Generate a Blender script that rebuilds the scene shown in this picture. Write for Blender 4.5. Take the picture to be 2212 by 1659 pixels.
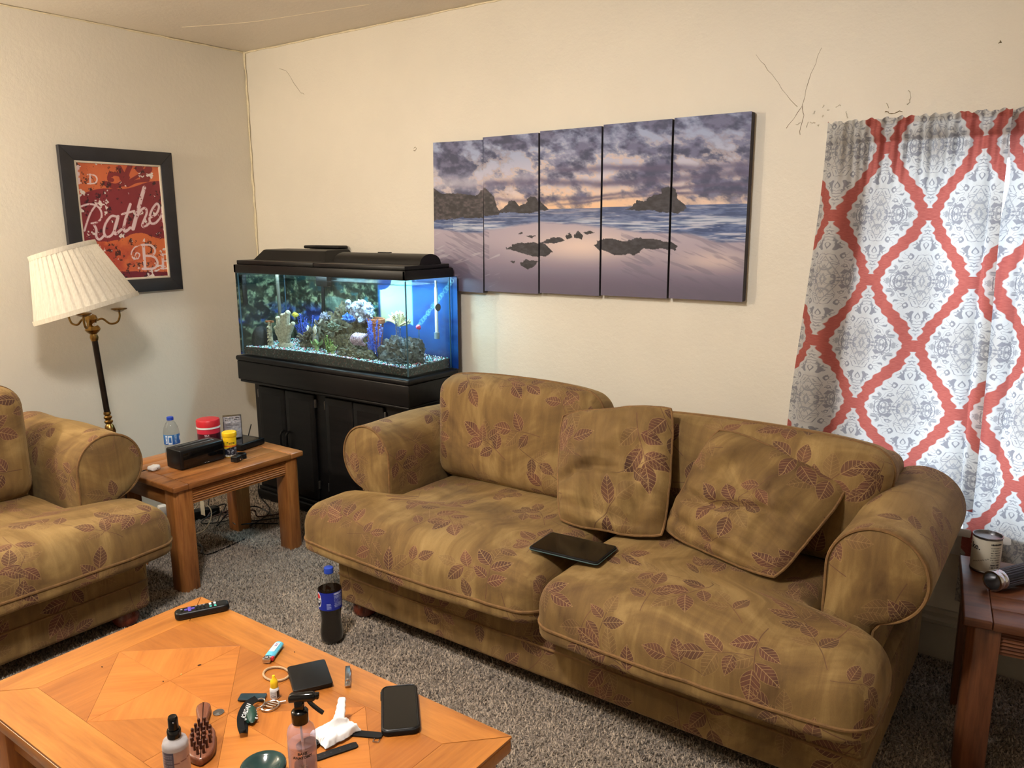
import bpy, bmesh, math, random
import numpy as np
from mathutils import Vector, Matrix

PI = math.pi
scene = bpy.context.scene
COL = scene.collection
for _o in list(bpy.data.objects):
    bpy.data.objects.remove(_o, do_unlink=True)

# ------------------------------------------------------------------ camera
YW, XL, HC = 2.954, -3.963, 2.454          # back wall, left wall, ceiling height
XR, YF = 1.9, -2.4
F_PX = 1716.9
_th, _ro, _yaw = math.radians(11.318), math.radians(-0.316), math.radians(35.837)
_fw = Vector((-math.sin(_yaw) * math.cos(_th), math.cos(_yaw) * math.cos(_th), -math.sin(_th)))
_r0 = Vector((math.cos(_yaw), math.sin(_yaw), 0)); _u0 = _r0.cross(_fw)
_rt = _r0 * math.cos(_ro) + _u0 * math.sin(_ro); _up = -_r0 * math.sin(_ro) + _u0 * math.cos(_ro)
cam_d = bpy.data.cameras.new('camera'); cam = bpy.data.objects.new('camera', cam_d); COL.objects.link(cam)
cam_d.sensor_fit = 'HORIZONTAL'; cam_d.sensor_width = 36.0; cam_d.lens = F_PX / 2212 * 36.0
cam_d.clip_start = 0.02; cam_d.clip_end = 60
_m = Matrix((( _rt.x, _up.x, -_fw.x, 0), (_rt.y, _up.y, -_fw.y, 0), (_rt.z, _up.z, -_fw.z, 1.5), (0, 0, 0, 1)))
cam.matrix_world = _m
scene.camera = cam

# ------------------------------------------------------------------ world, lights, exposure
scene.view_settings.view_transform = 'Standard'
scene.view_settings.look = 'None'
scene.view_settings.gamma = 1.0
scene.view_settings.use_curve_mapping = False
scene.cycles.transparent_max_bounces = 24
scene.view_settings.exposure = 0.5

world = bpy.data.worlds.new('daylight'); scene.world = world; world.use_nodes = True
_bg = world.node_tree.nodes['Background']
_bg.inputs['Color'].default_value = (0.80, 0.90, 1.0, 1); _bg.inputs['Strength'].default_value = 3.3

def point_light(name, loc, power, color, radius):
    d = bpy.data.lights.new(name, 'POINT'); d.energy = power; d.color = color; d.shadow_soft_size = radius
    o = bpy.data.objects.new(name, d); COL.objects.link(o); o.location = loc; return o
def area_light(name, loc, rot, size, power, color, shape='DISK', sy=None):
    d = bpy.data.lights.new(name, 'AREA'); d.shape = shape; d.size = size; d.energy = power; d.color = color
    if sy: d.size_y = sy
    o = bpy.data.objects.new(name, d); COL.objects.link(o); o.location = loc; o.rotation_euler = rot; return o
area_light('ceiling_lamp_light', (-1.40, 0.60, 2.40), (0, 0, 0), 0.30, 24, (1.0, 0.97, 0.93))      # ceiling lamp over the table: its downward light
point_light('ceiling_globe_light', (-1.40, 0.60, 2.28), 41, (1.0, 0.97, 0.93), 0.10)             # and its glowing globe
point_light('corner_lamp_light', (-3.74, 0.36, 1.92), 66, (1.0, 0.87, 0.70), 0.06)       # lamp standing left of the frame
# daylight: window portal (behind the curtains)
_p = area_light('window_portal', (0.15, YW + 0.16, 1.17), (math.radians(-90), 0, 0), 1.0, 1, (1, 1, 1), 'RECTANGLE', 1.3)
_p.data.cycles.is_portal = True

# ------------------------------------------------------------------ mesh helpers: geometry = (verts, faces)
def rbox(c, s, b=0.0, seg=2):
    bm = bmesh.new(); bmesh.ops.create_cube(bm, size=1.0)
    for v in bm.verts: v.co = Vector((v.co.x * s[0], v.co.y * s[1], v.co.z * s[2]))
    if b > 0:
        bmesh.ops.bevel(bm, geom=bm.edges[:], offset=min(b, min(s) * 0.49), segments=seg, profile=0.5, affect='EDGES')
    for v in bm.verts: v.co += Vector(c)
    bm.verts.index_update()
    V = [tuple(v.co) for v in bm.verts]; F = [tuple(v.index for v in f.verts) for f in bm.faces]
    bm.free(); return V, F
def bb(x0, x1, y0, y1, z0, z1, b=0.0, seg=2):
    return rbox(((x0 + x1) / 2, (y0 + y1) / 2, (z0 + z1) / 2), (abs(x1 - x0), abs(y1 - y0), abs(z1 - z0)), b, seg)
def lathe(prof, n=28, c=(0, 0, 0), sx=1.0, sy=1.0):
    V, F, rings = [], [], []
    for r, z in prof:
        if r < 1e-6:
            rings.append([len(V)]); V.append((c[0], c[1], c[2] + z))
        else:
            st = len(V)
            for i in range(n):
                a = 2 * PI * i / n
                V.append((c[0] + r * math.cos(a) * sx, c[1] + r * math.sin(a) * sy, c[2] + z))
            rings.append(list(range(st, st + n)))
    for A, B in zip(rings[:-1], rings[1:]):
        if len(A) == 1 and len(B) == 1: continue
        for i in range(n):
            j = (i + 1) % n
            if len(A) == 1: F.append((A[0], B[j], B[i]))
            elif len(B) == 1: F.append((A[i], A[j], B[0]))
            else: F.append((A[i], A[j], B[j], B[i]))
    return V, F
def tube(pts, r, n=8, closed=False, radii=None, caps=True, flat=1.0):
    P = [Vector(p) for p in pts]; m = len(P); V, F = [], []
    t0 = (P[1] - P[0]).normalized()
    up = Vector((0, 0, 1)) if abs(t0.z) < 0.9 else Vector((1, 0, 0))
    nrm = (up - t0 * up.dot(t0)).normalized()
    for i in range(m):
        if closed: t = P[(i + 1) % m] - P[(i - 1) % m]
        else: t = P[min(i + 1, m - 1)] - P[max(i - 1, 0)]
        t = t.normalized() if t.length > 1e-9 else t0
        nrm = nrm - t * nrm.dot(t)
        nrm = nrm.normalized() if nrm.length > 1e-6 else t.orthogonal().normalized()
        bn = t.cross(nrm); rr = radii[i] if radii else r
        for k in range(n):
            a = 2 * PI * k / n
            V.append(tuple(P[i] + nrm * (math.cos(a) * rr * flat) + bn * (math.sin(a) * rr)))
    for i in range(m if closed else m - 1):
        a0, b0 = i * n, ((i + 1) % m) * n
        for k in range(n):
            k2 = (k + 1) % n
            F.append((a0 + k, a0 + k2, b0 + k2, b0 + k))
    if caps and not closed:
        F.append(tuple(range(n - 1, -1, -1))); F.append(tuple(range((m - 1) * n, m * n)))
    return V, F
def smooth_path(pts, k=6, closed=False):
    P = [Vector(p) for p in pts]; m = len(P); out = []
    rng = range(m if closed else m - 1)
    for i in rng:
        if closed: a, b, c, d = P[(i - 1) % m], P[i], P[(i + 1) % m], P[(i + 2) % m]
        else: a, b, c, d = P[max(i - 1, 0)], P[i], P[i + 1], P[min(i + 2, m - 1)]
        for j in range(k):
            t = j / k
            out.append(0.5 * ((2 * b) + (c - a) * t + (2 * a - 5 * b + 4 * c - d) * t * t + (-a + 3 * b - 3 * c + d) * t ** 3))
    if not closed: out.append(P[-1])
    return out
def prism(poly, z0, z1):
    n = len(poly)
    V = [(x, y, z0) for x, y in poly] + [(x, y, z1) for x, y in poly]
    F = [tuple(range(n - 1, -1, -1)), tuple(range(n, 2 * n))] + [(i, (i + 1) % n, n + (i + 1) % n, n + i) for i in range(n)]
    return V, F
def bprism(poly, z0, z1, b=0.002, seg=2):
    V, F = prism(poly, z0, z1)
    bm = bmesh.new(); vs = [bm.verts.new(v) for v in V]
    for f in F: bm.faces.new([vs[i] for i in f])
    bmesh.ops.recalc_face_normals(bm, faces=bm.faces[:])
    bmesh.ops.bevel(bm, geom=bm.edges[:], offset=b, segments=seg, profile=0.5, affect='EDGES')
    bm.verts.index_update()
    R = [tuple(v.co) for v in bm.verts], [tuple(v.index for v in f.verts) for f in bm.faces]
    bm.free(); return R
def rrect(w, h, r, n=5):
    out = []
    for cx_, cy_, a0 in ((w / 2 - r, h / 2 - r, 0), (-w / 2 + r, h / 2 - r, 90), (-w / 2 + r, -h / 2 + r, 180), (w / 2 - r, -h / 2 + r, 270)):
        for i in range(n + 1):
            a = math.radians(a0 + 90 * i / n); out.append((cx_ + r * math.cos(a), cy_ + r * math.sin(a)))
    return out
def join(*gs):
    V, F = [], []
    for g in gs:
        o = len(V); V += list(g[0]); F += [tuple(i + o for i in f) for f in g[1]]
    return V, F
def xf(g, fn): return [tuple(fn(Vector(v))) for v in g[0]], g[1]
def mv(g, d): d = Vector(d); return xf(g, lambda v: v + d)
def rot(g, axis, ang, c=(0, 0, 0)):
    R = Matrix.Rotation(ang, 3, axis); c = Vector(c); return xf(g, lambda v: R @ (v - c) + c)
def swapyz(g): return xf(g, lambda v: Vector((v.x, -v.z, v.y)))       # lies a z-extrusion up: poly (x,y)->(x,z)
def grid_faces(nu, nv, wrapu=False):
    F = []
    for j in range(nv - 1):
        for i in range(nu if wrapu else nu - 1):
            i2 = (i + 1) % nu; F.append((j * nu + i, j * nu + i2, (j + 1) * nu + i2, (j + 1) * nu + i))
    return F
def text_geo(s, size, depth=0.0, shear=0.0, align='CENTER', res=2, bold=0.0):
    cu = bpy.data.curves.new('t', 'FONT'); cu.body = s; cu.size = size; cu.extrude = depth; cu.shear = shear
    cu.align_x = align; cu.align_y = 'CENTER'; cu.resolution_u = res; cu.offset = bold
    o = bpy.data.objects.new('t', cu); COL.objects.link(o)
    dg = bpy.context.evaluated_depsgraph_get(); me = bpy.data.meshes.new_from_object(o.evaluated_get(dg))
    g = [tuple(v.co) for v in me.vertices], [tuple(p.vertices) for p in me.polygons]
    bpy.data.objects.remove(o); bpy.data.curves.remove(cu); bpy.data.meshes.remove(me); return g
def wrap_text(g, r, z0, ang0, r2=None):
    """wrap a flat text (x,y) round a vertical cylinder of radius r, facing angle ang0"""
    return xf(g, lambda v: Vector(((r + v.z) * math.cos(ang0 + v.x / r), (r + v.z) * math.sin(ang0 + v.x / r), z0 + v.y)))

def mesh_from(g, name, mats, smooth=35, uv='box', matidx=None, colors=None, uvshift=(0.0, 0.0)):
    V, F = g
    me = bpy.data.meshes.new(name); me.from_pydata([tuple(v) for v in V], [], F)
    for m in (mats if isinstance(mats, (list, tuple)) else [mats]): me.materials.append(m)
    if matidx is not None: me.polygons.foreach_set('material_index', matidx)
    me.update()
    n = len(me.loops)
    lay = me.uv_layers.new(name='UVMap')
    co = np.empty(len(me.vertices) * 3, np.float32); me.vertices.foreach_get('co', co); co = co.reshape(-1, 3)
    li = np.empty(n, np.int32); me.loops.foreach_get('vertex_index', li)
    if isinstance(uv, np.ndarray):
        u = uv[li] if len(uv) == len(me.vertices) else uv
    else:
        nr = np.empty(len(me.polygons) * 3, np.float32); me.polygons.foreach_get('normal', nr); nr = np.abs(nr.reshape(-1, 3))
        tot = np.empty(len(me.polygons), np.int32); me.polygons.foreach_get('loop_total', tot)
        ax = np.repeat(np.argmax(nr, axis=1), tot); p = co[li]
        u = np.where((ax == 0)[:, None], p[:, [1, 2]], np.where((ax == 1)[:, None], p[:, [0, 2]], p[:, [0, 1]]))
        u = u + ax[:, None] * 0.37 + np.array(uvshift)
    lay.data.foreach_set('uv', np.ascontiguousarray(u, np.float32).ravel())
    if colors is not None:
        ca = me.color_attributes.new('Col', 'FLOAT_COLOR', 'POINT')
        c4 = np.ones((len(me.vertices), 4), np.float32); c4[:, :3] = colors
        ca.data.foreach_set('color', c4.ravel())
    if smooth:
        me.polygons.foreach_set('use_smooth', np.ones(len(me.polygons), bool))
        if smooth < 179: me.set_sharp_from_angle(angle=math.radians(smooth))
    return me
def fixn(me):
    bm = bmesh.new(); bm.from_mesh(me); bmesh.ops.recalc_face_normals(bm, faces=bm.faces[:]); bm.to_mesh(me); bm.free()

class Thing:
    """a top-level Empty at the thing's base whose parts are given in world coordinates (or local with local=True)"""
    def __init__(s, name, label, cat, loc, rz=0.0, group=None):
        s.loc = Vector(loc); s.rz = rz; s.o = bpy.data.objects.new(name, None); COL.objects.link(s.o)
        s.o.location = loc; s.o.rotation_euler = (0, 0, rz); s.o.empty_display_size = 0.05
        s.o['label'] = label; s.o['category'] = cat
        if group: s.o['group'] = group
    def part(s, name, g, mat, parent=None, local=False, label=None, **k):
        if not local:
            R = Matrix.Rotation(-s.rz, 3, 'Z'); L = s.loc
            g = ([tuple(R @ (Vector(v) - L)) for v in g[0]], g[1])
        o = bpy.data.objects.new(name, mesh_from(g, name, mat, **k)); COL.objects.link(o)
        o.parent = parent or s.o
        if label: o['label'] = label
        return o
    def share(s, name, me, loc, rz=0.0, parent=None, scale=None):
        o = bpy.data.objects.new(name, me); COL.objects.link(o); o.parent = parent or s.o
        o.location = loc; o.rotation_euler = (0, 0, rz)
        if scale: o.scale = scale
        return o
def single(name, label, cat, g, mat, loc, group=None, world=True, kind=None, rz=0.0, **k):
    """a thing that is one mesh; geometry in world coordinates, origin moved to loc"""
    L = Vector(loc)
    if world:
        R = Matrix.Rotation(-rz, 3, 'Z'); g = ([tuple(R @ (Vector(v) - L)) for v in g[0]], g[1])
    o = bpy.data.objects.new(name, mesh_from(g, name, mat, **k)); COL.objects.link(o); o.location = loc; o.rotation_euler = (0, 0, rz)
    o['label'] = label; o['category'] = cat
    if group: o['group'] = group
    if kind: o['kind'] = kind
    return o
def struct(name, g, mat, parent=None, label=None, cat=None, **k):
    o = bpy.data.objects.new(name, mesh_from(g, name, mat, **k)); COL.objects.link(o)
    if parent: o.parent = parent
    else:
        o['kind'] = 'structure'
        if label: o['label'] = label
        if cat: o['category'] = cat
    return o

# ------------------------------------------------------------------ material helpers
def srgb(r, g=None, b=None):
    if g is None: r, g, b = r
    f = lambda c: (c / 255) / 12.92 if c / 255 <= 0.04045 else (((c / 255) + 0.055) / 1.055) ** 2.4
    return (f(r), f(g), f(b), 1.0)
class NT:
    def __init__(s, name):
        s.m = bpy.data.materials.new(name); s.m.use_nodes = True; s.t = s.m.node_tree
        s.p = s.t.nodes['Principled BSDF']; s.out = s.t.nodes['Material Output']
    def n(s, typ, **k):
        nd = s.t.nodes.new(typ)
        for a, v in k.items(): setattr(nd, a, v)
        return nd
    def link(s, a, b): s.t.links.new(a, b)
    def set(s, inp, v):
        if hasattr(v, 'is_linked') or hasattr(v, 'links'): s.t.links.new(v, inp)
        else: inp.default_value = v
    def math(s, op, a, b=0.0, c=0.0, clamp=False):
        nd = s.n('ShaderNodeMath', operation=op, use_clamp=clamp)
        s.set(nd.inputs[0], a); s.set(nd.inputs[1], b); s.set(nd.inputs[2], c); return nd.outputs[0]
    def vmath(s, op, a, b=None):
        nd = s.n('ShaderNodeVectorMath', operation=op); s.set(nd.inputs[0], a)
        if b is not None: s.set(nd.inputs[1], b)
        return nd.outputs[0]
    def mix(s, fac, a, b, blend='MIX'):
        nd = s.n('ShaderNodeMix', data_type='RGBA', blend_type=blend)
        s.set(nd.inputs['Factor'], fac); s.set(nd.inputs['A'], a) if False else None
        s.set(nd.inputs[6], a); s.set(nd.inputs[7], b); return nd.outputs[2]
    def ramp(s, fac, stops, interp='LINEAR'):
        nd = s.n('ShaderNodeValToRGB'); cr = nd.color_ramp; cr.interpolation = interp
        while len(cr.elements) < len(stops): cr.elements.new(0.5)
        for e, (p, c) in zip(cr.elements, stops): e.position = p; e.color = c
        s.set(nd.inputs[0], fac); return nd.outputs[0]
    def coord(s, which='Object'): return s.n('ShaderNodeTexCoord').outputs[which]
    def mapping(s, v, scale=(1, 1, 1), loc=(0, 0, 0), rotz=(0, 0, 0)):
        nd = s.n('ShaderNodeMapping'); s.set(nd.inputs['Vector'], v); nd.inputs['Scale'].default_value = scale
        nd.inputs['Location'].default_value = loc; nd.inputs['Rotation'].default_value = rotz; return nd.outputs[0]
    def noise(s, v, scale=5, detail=3, rough=0.5, dist=0.0, dim='3D', out='Fac'):
        nd = s.n('ShaderNodeTexNoise', noise_dimensions=dim); s.set(nd.inputs['Vector'], v)
        nd.inputs['Scale'].default_value = scale; nd.inputs['Detail'].default_value = detail
        nd.inputs['Roughness'].default_value = rough; nd.inputs['Distortion'].default_value = dist; return nd.outputs[out]
    def voronoi(s, v, scale=5, rnd=1.0, dim='3D', feature='F1'):
        nd = s.n('ShaderNodeTexVoronoi', voronoi_dimensions=dim, feature=feature); s.set(nd.inputs['Vector'], v)
        nd.inputs['Scale'].default_value = scale; nd.inputs['Randomness'].default_value = rnd; return nd
    def bump(s, h, strength=0.3, dist=0.005):
        nd = s.n('ShaderNodeBump'); s.set(nd.inputs['Height'], h)
        nd.inputs['Strength'].default_value = strength; nd.inputs['Distance'].default_value = dist
        s.link(nd.outputs[0], s.p.inputs['Normal']); return nd
    def done(s, color=None, rough=None, metal=None, **k):
        if color is not None: s.set(s.p.inputs['Base Color'], color)
        if rough is not None: s.set(s.p.inputs['Roughness'], rough)
        if metal is not None: s.p.inputs['Metallic'].default_value = metal
        for a, v in k.items(): s.set(s.p.inputs[a.replace('_', ' ')], v)
        return s.m
def plain(name, c, rough=0.5, metal=0.0, var=0.12, scale=30, bump=0.0, **k):
    """paint, plastic or metal with a slight mottling"""
    t = NT(name); co = t.coord('Object'); nz = t.noise(co, scale, 4, 0.6)
    c = srgb(*c); lo = tuple(max(0, x * (1 - var)) for x in c[:3]) + (1,); hi = tuple(min(1, x * (1 + var)) for x in c[:3]) + (1,)
    col = t.ramp(nz, [(0.3, lo), (0.7, hi)])
    if bump: t.bump(nz, bump, 0.002)
    return t.done(col, rough, metal, **k)
# ------------------------------------------------------------------ materials
def wood(name, base, dark, light, ang=0.0, scale=1.0, rough=0.35, axis='X', grain=1.0, coat=0.15):
    t = NT(name); co = t.coord('Object')
    st = {'X': (1.2, 14, 14), 'Y': (14, 1.2, 14), 'Z': (14, 14, 1.2)}[axis]
    r = t.mapping(co, (1, 1, 1), (0.31, 0.17, 0.4), (0, 0, ang))
    v = t.mapping(r, tuple(s * scale for s in st))
    big = t.noise(v, 1.0, 5, 0.6, 0.8)
    fine = t.noise(t.mapping(r, tuple(s * scale * 6 for s in st)), 1.0, 4, 0.65)
    blot = t.noise(co, 3.0, 3, 0.5)
    f = t.math('ADD', t.math('MULTIPLY', big, 0.65 * grain), t.math('MULTIPLY', fine, 0.4 * grain))
    f = t.math('ADD', f, t.math('MULTIPLY_ADD', blot, 0.35, -0.17))
    col = t.ramp(f, [(0.30, srgb(*dark)), (0.52, srgb(*base)), (0.75, srgb(*light))])
    t.bump(fine, 0.12, 0.001)
    return t.done(col, t.math('MULTIPLY_ADD', fine, 0.15, rough - 0.07), Coat_Weight=coat, Coat_Roughness=0.25)

def oak(name, ang=0, axis='X', dark=False):
    if dark: return wood(name, (92, 52, 30), (52, 27, 15), (122, 74, 44), ang, 1.6, 0.4, axis, 1.15)
    return wood(name, (140, 86, 42), (88, 48, 21), (172, 114, 60), ang, 1.6, 0.36, axis, 1.15)

def wall_mat(name, c):
    t = NT(name); co = t.coord('Object')
    a = t.noise(co, 160, 3, 0.6); b = t.noise(co, 45, 3, 0.55); g = t.noise(co, 1.3, 4, 0.6)
    c = srgb(*c); col = t.ramp(g, [(0.3, tuple(x * 0.94 for x in c[:3]) + (1,)), (0.7, tuple(x * 1.04 for x in c[:3]) + (1,))])
    h = t.math('ADD', t.math('MULTIPLY', a, 0.4), b)
    t.bump(h, 0.28, 0.004)
    return t.done(col, 0.5)
M_wall = wall_mat('wall paint cream', (223, 215, 199))
M_ceil = wall_mat('ceiling paint', (218, 208, 192))
M_trim = plain('trim paint grey white', (176, 170, 156), 0.4, var=0.06, scale=6)
M_crack = plain('plaster crack', (128, 112, 84), 0.9)
M_ridge = plain('paint ridge', (226, 212, 178), 0.55)

def carpet_mat():
    t = NT('carpet'); co = t.coord('Object')
    big = t.noise(co, 2.2, 3, 0.5)
    sp = t.noise(co, 150, 2, 0.6); sp2 = t.noise(co, 420, 2, 0.6)
    f = t.math('ADD', t.math('MULTIPLY', sp, 0.75), t.math('MULTIPLY', sp2, 0.35))
    f = t.math('ADD', f, t.math('MULTIPLY_ADD', big, 0.16, -0.08))
    col = t.ramp(f, [(0.38, srgb(46, 37, 30)), (0.50, srgb(106, 91, 77)), (0.62, srgb(156, 141, 126)), (0.75, srgb(186, 170, 154))])
    t.bump(sp, 0.9, 0.01)
    return t.done(col, 0.95, Sheen_Weight=0.2)
M_carpet = carpet_mat()
def tuft_mat():
    t = NT('carpet tufts'); at = t.n('ShaderNodeAttribute', attribute_name='Col').outputs['Color']
    return t.done(at, 0.95, Sheen_Weight=0.2)
M_tuft = tuft_mat()

def leaf_fabric():
    t = NT('gold leaf velvet'); uv = t.coord('UV')
    sep = lambda v: t.n('ShaderNodeSeparateXYZ')
    def xyz(v):
        s = t.n('ShaderNodeSeparateXYZ'); t.link(v, s.inputs[0]); return s.outputs
    def layer(scale, off, rnd, leaves, seed_cut, stem):
        vec = t.mapping(uv, (scale, scale, 1), off, (0, 0, off[0]))
        vo = t.voronoi(vec, 1.0, 0.12, '2D')
        d = t.vmath('SUBTRACT', vec, vo.outputs['Position'])
        cs = t.n('ShaderNodeSeparateColor'); t.link(vo.outputs['Color'], cs.inputs[0])
        r0 = t.n('ShaderNodeVectorRotate', rotation_type='Z_AXIS'); t.link(d, r0.inputs['Vector'])
        t.set(r0.inputs['Angle'], t.math('MULTIPLY', cs.outputs[0], 2 * PI)); fr = r0.outputs[0]      # frame of the sprig, stem along x
        fill = vein = None
        for k, (a, L, Wd, bx, by) in enumerate(leaves):
            q = t.vmath('SUBTRACT', fr, (bx, by, 0.0))
            r = t.n('ShaderNodeVectorRotate', rotation_type='Z_AXIS'); t.link(q, r.inputs['Vector']); r.inputs['Angle'].default_value = -a
            o = xyz(r.outputs[0])
            x = t.math('DIVIDE', t.math('SUBTRACT', o[0], L + 0.012), L)            # -1..1 along the leaf
            y = t.math('ABSOLUTE', t.math('DIVIDE', o[1], Wd))
            w = t.math('MULTIPLY', t.math('SUBTRACT', 1.0, t.math('MULTIPLY', x, x)), t.math('MAXIMUM', t.math('MULTIPLY_ADD', x, -0.34, 0.95), 0.05))
            ins = t.math('SUBTRACT', w, y)                                          # >0 inside
            inside = t.math('MULTIPLY', ins, 14, clamp=True)
            sv = t.math('ABSOLUTE', t.math('SUBTRACT', t.math('FRACT', t.math('MULTIPLY', t.math('SUBTRACT', x, t.math('MULTIPLY', y, 0.42)), 3.4)), 0.5))
            side = t.math('MULTIPLY', t.math('SUBTRACT', 0.085, sv), 16, clamp=True)
            mid = t.math('MULTIPLY', t.math('SUBTRACT', 0.06, y), 22, clamp=True)
            edge = t.math('MULTIPLY', t.math('SUBTRACT', 0.045, t.math('ABSOLUTE', ins)), 26, clamp=True)
            vn = t.math('MAXIMUM', t.math('MULTIPLY', t.math('MAXIMUM', side, mid), inside), t.math('MULTIPLY', edge, 0.6))
            sel = t.math('GREATER_THAN', t.math('FRACT', t.math('MULTIPLY_ADD', cs.outputs[1], 7.3, 0.37 * k)), seed_cut)
            fl = t.math('MULTIPLY', inside, t.math('MULTIPLY_ADD', sel, 0.74, 0.24))   # a leaf is either dark or only tonal
            vn = t.math('MULTIPLY', vn, t.math('MULTIPLY_ADD', sel, 0.45, 0.55))
            fill = fl if fill is None else t.math('MAXIMUM', fill, fl)
            vein = vn if vein is None else t.math('MAXIMUM', vein, vn)
        o = xyz(fr); sy = t.math('ABSOLUTE', t.math('SUBTRACT', o[1], t.math('MULTIPLY', t.math('SINE', t.math('MULTIPLY', o[0], 9.0)), 0.012)))
        st = t.math('MULTIPLY', t.math('SUBTRACT', 0.0065, sy), 300, clamp=True)
        st = t.math('MULTIPLY', st, t.math('MULTIPLY', t.math('GREATER_THAN', o[0], stem[0]), t.math('LESS_THAN', o[0], stem[1])))
        return t.math('MAXIMUM', fill, t.math('MULTIPLY', st, 0.8)), vein
    f1, v1 = layer(3.3, (0.5, 0.7, 0), 0.40, [(0.0, .150, .088, .09, 0), (0.95, .140, .080, .02, 0), (-0.9, .145, .084, -.04, 0), (1.05, .115, .070, -.17, 0), (-1.1, .125, .074, -.22, 0)], 0.30, (-.40, .10))
    f2, v2 = layer(4.0, (3.37, 1.91, 0), 0.45, [(0.1, .150, .090, .07, 0), (1.1, .130, .080, -.03, 0), (-1.0, .145, .084, -.08, 0)], 0.40, (-.36, .08))
    f4, v4 = layer(3.6, (5.3, 8.4, 0), 0.4, [(0.0, .150, .090, .06, 0), (0.9, .150, .086, -.05, 0), (-1.0, .14, .084, -.10, 0), (1.1, .12, .072, -.2, 0)], 0.42, (-.38, .07))
    f2, v2 = t.math('MAXIMUM', f2, f4), t.math('MAXIMUM', v2, v4)
    fill = t.math('MAXIMUM', f1, t.math('MULTIPLY', f2, 0.9))
    vein = t.math('MAXIMUM', v1, t.math('MULTIPLY', v2, 0.9))
    nap = t.noise(uv, 3.4, 4, 0.6, 0.8, '2D'); nap2 = t.noise(t.mapping(uv, (30, 4, 1)), 1.0, 4, 0.6, 0.5, '2D')
    weave = t.noise(uv, 700, 1, 0.5, 0, '2D'); weave2 = t.noise(t.mapping(uv, (900, 160, 1)), 1.0, 2, 0.5, 0, '2D')
    nf = t.math('ADD', t.math('MULTIPLY', nap, 0.75), t.math('MULTIPLY', nap2, 0.25))
    base = t.ramp(nf, [(0.28, srgb(92, 64, 29)), (0.50, srgb(138, 107, 57)), (0.72, srgb(182, 150, 92))])
    red = t.ramp(t.noise(uv, 9, 3, 0.6, 0, '2D'), [(0.35, srgb(84, 50, 34)), (0.7, srgb(122, 74, 54))])
    col = t.mix(fill, base, red)
    col = t.mix(t.math('MULTIPLY', vein, 0.70), col, srgb(196, 160, 104))
    fz = t.math('ADD', t.math('MULTIPLY', weave, 0.5), t.math('MULTIPLY', weave2, 0.5))
    col = t.mix(t.math('MULTIPLY_ADD', fz, 0.9, -0.15, clamp=True), t.mix(0.45, col, srgb(40, 26, 12)), col)
    h = t.math('ADD', t.math('MULTIPLY', vein, -0.4), t.math('MULTIPLY', fz, 0.5))
    h = t.math('ADD', h, t.math('MULTIPLY', nap2, 0.8))
    t.bump(h, 0.35, 0.004)
    return t.done(col, 0.85, Sheen_Weight=0.25, Sheen_Roughness=0.4, Sheen_Tint=srgb(235, 200, 140))
M_leaf = leaf_fabric()
M_pipe = plain('velvet piping', (116, 84, 46), 0.85, var=0.25, scale=60)
M_pipe_d = plain('dark piping', (60, 44, 26), 0.85, var=0.2, scale=60)

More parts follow.
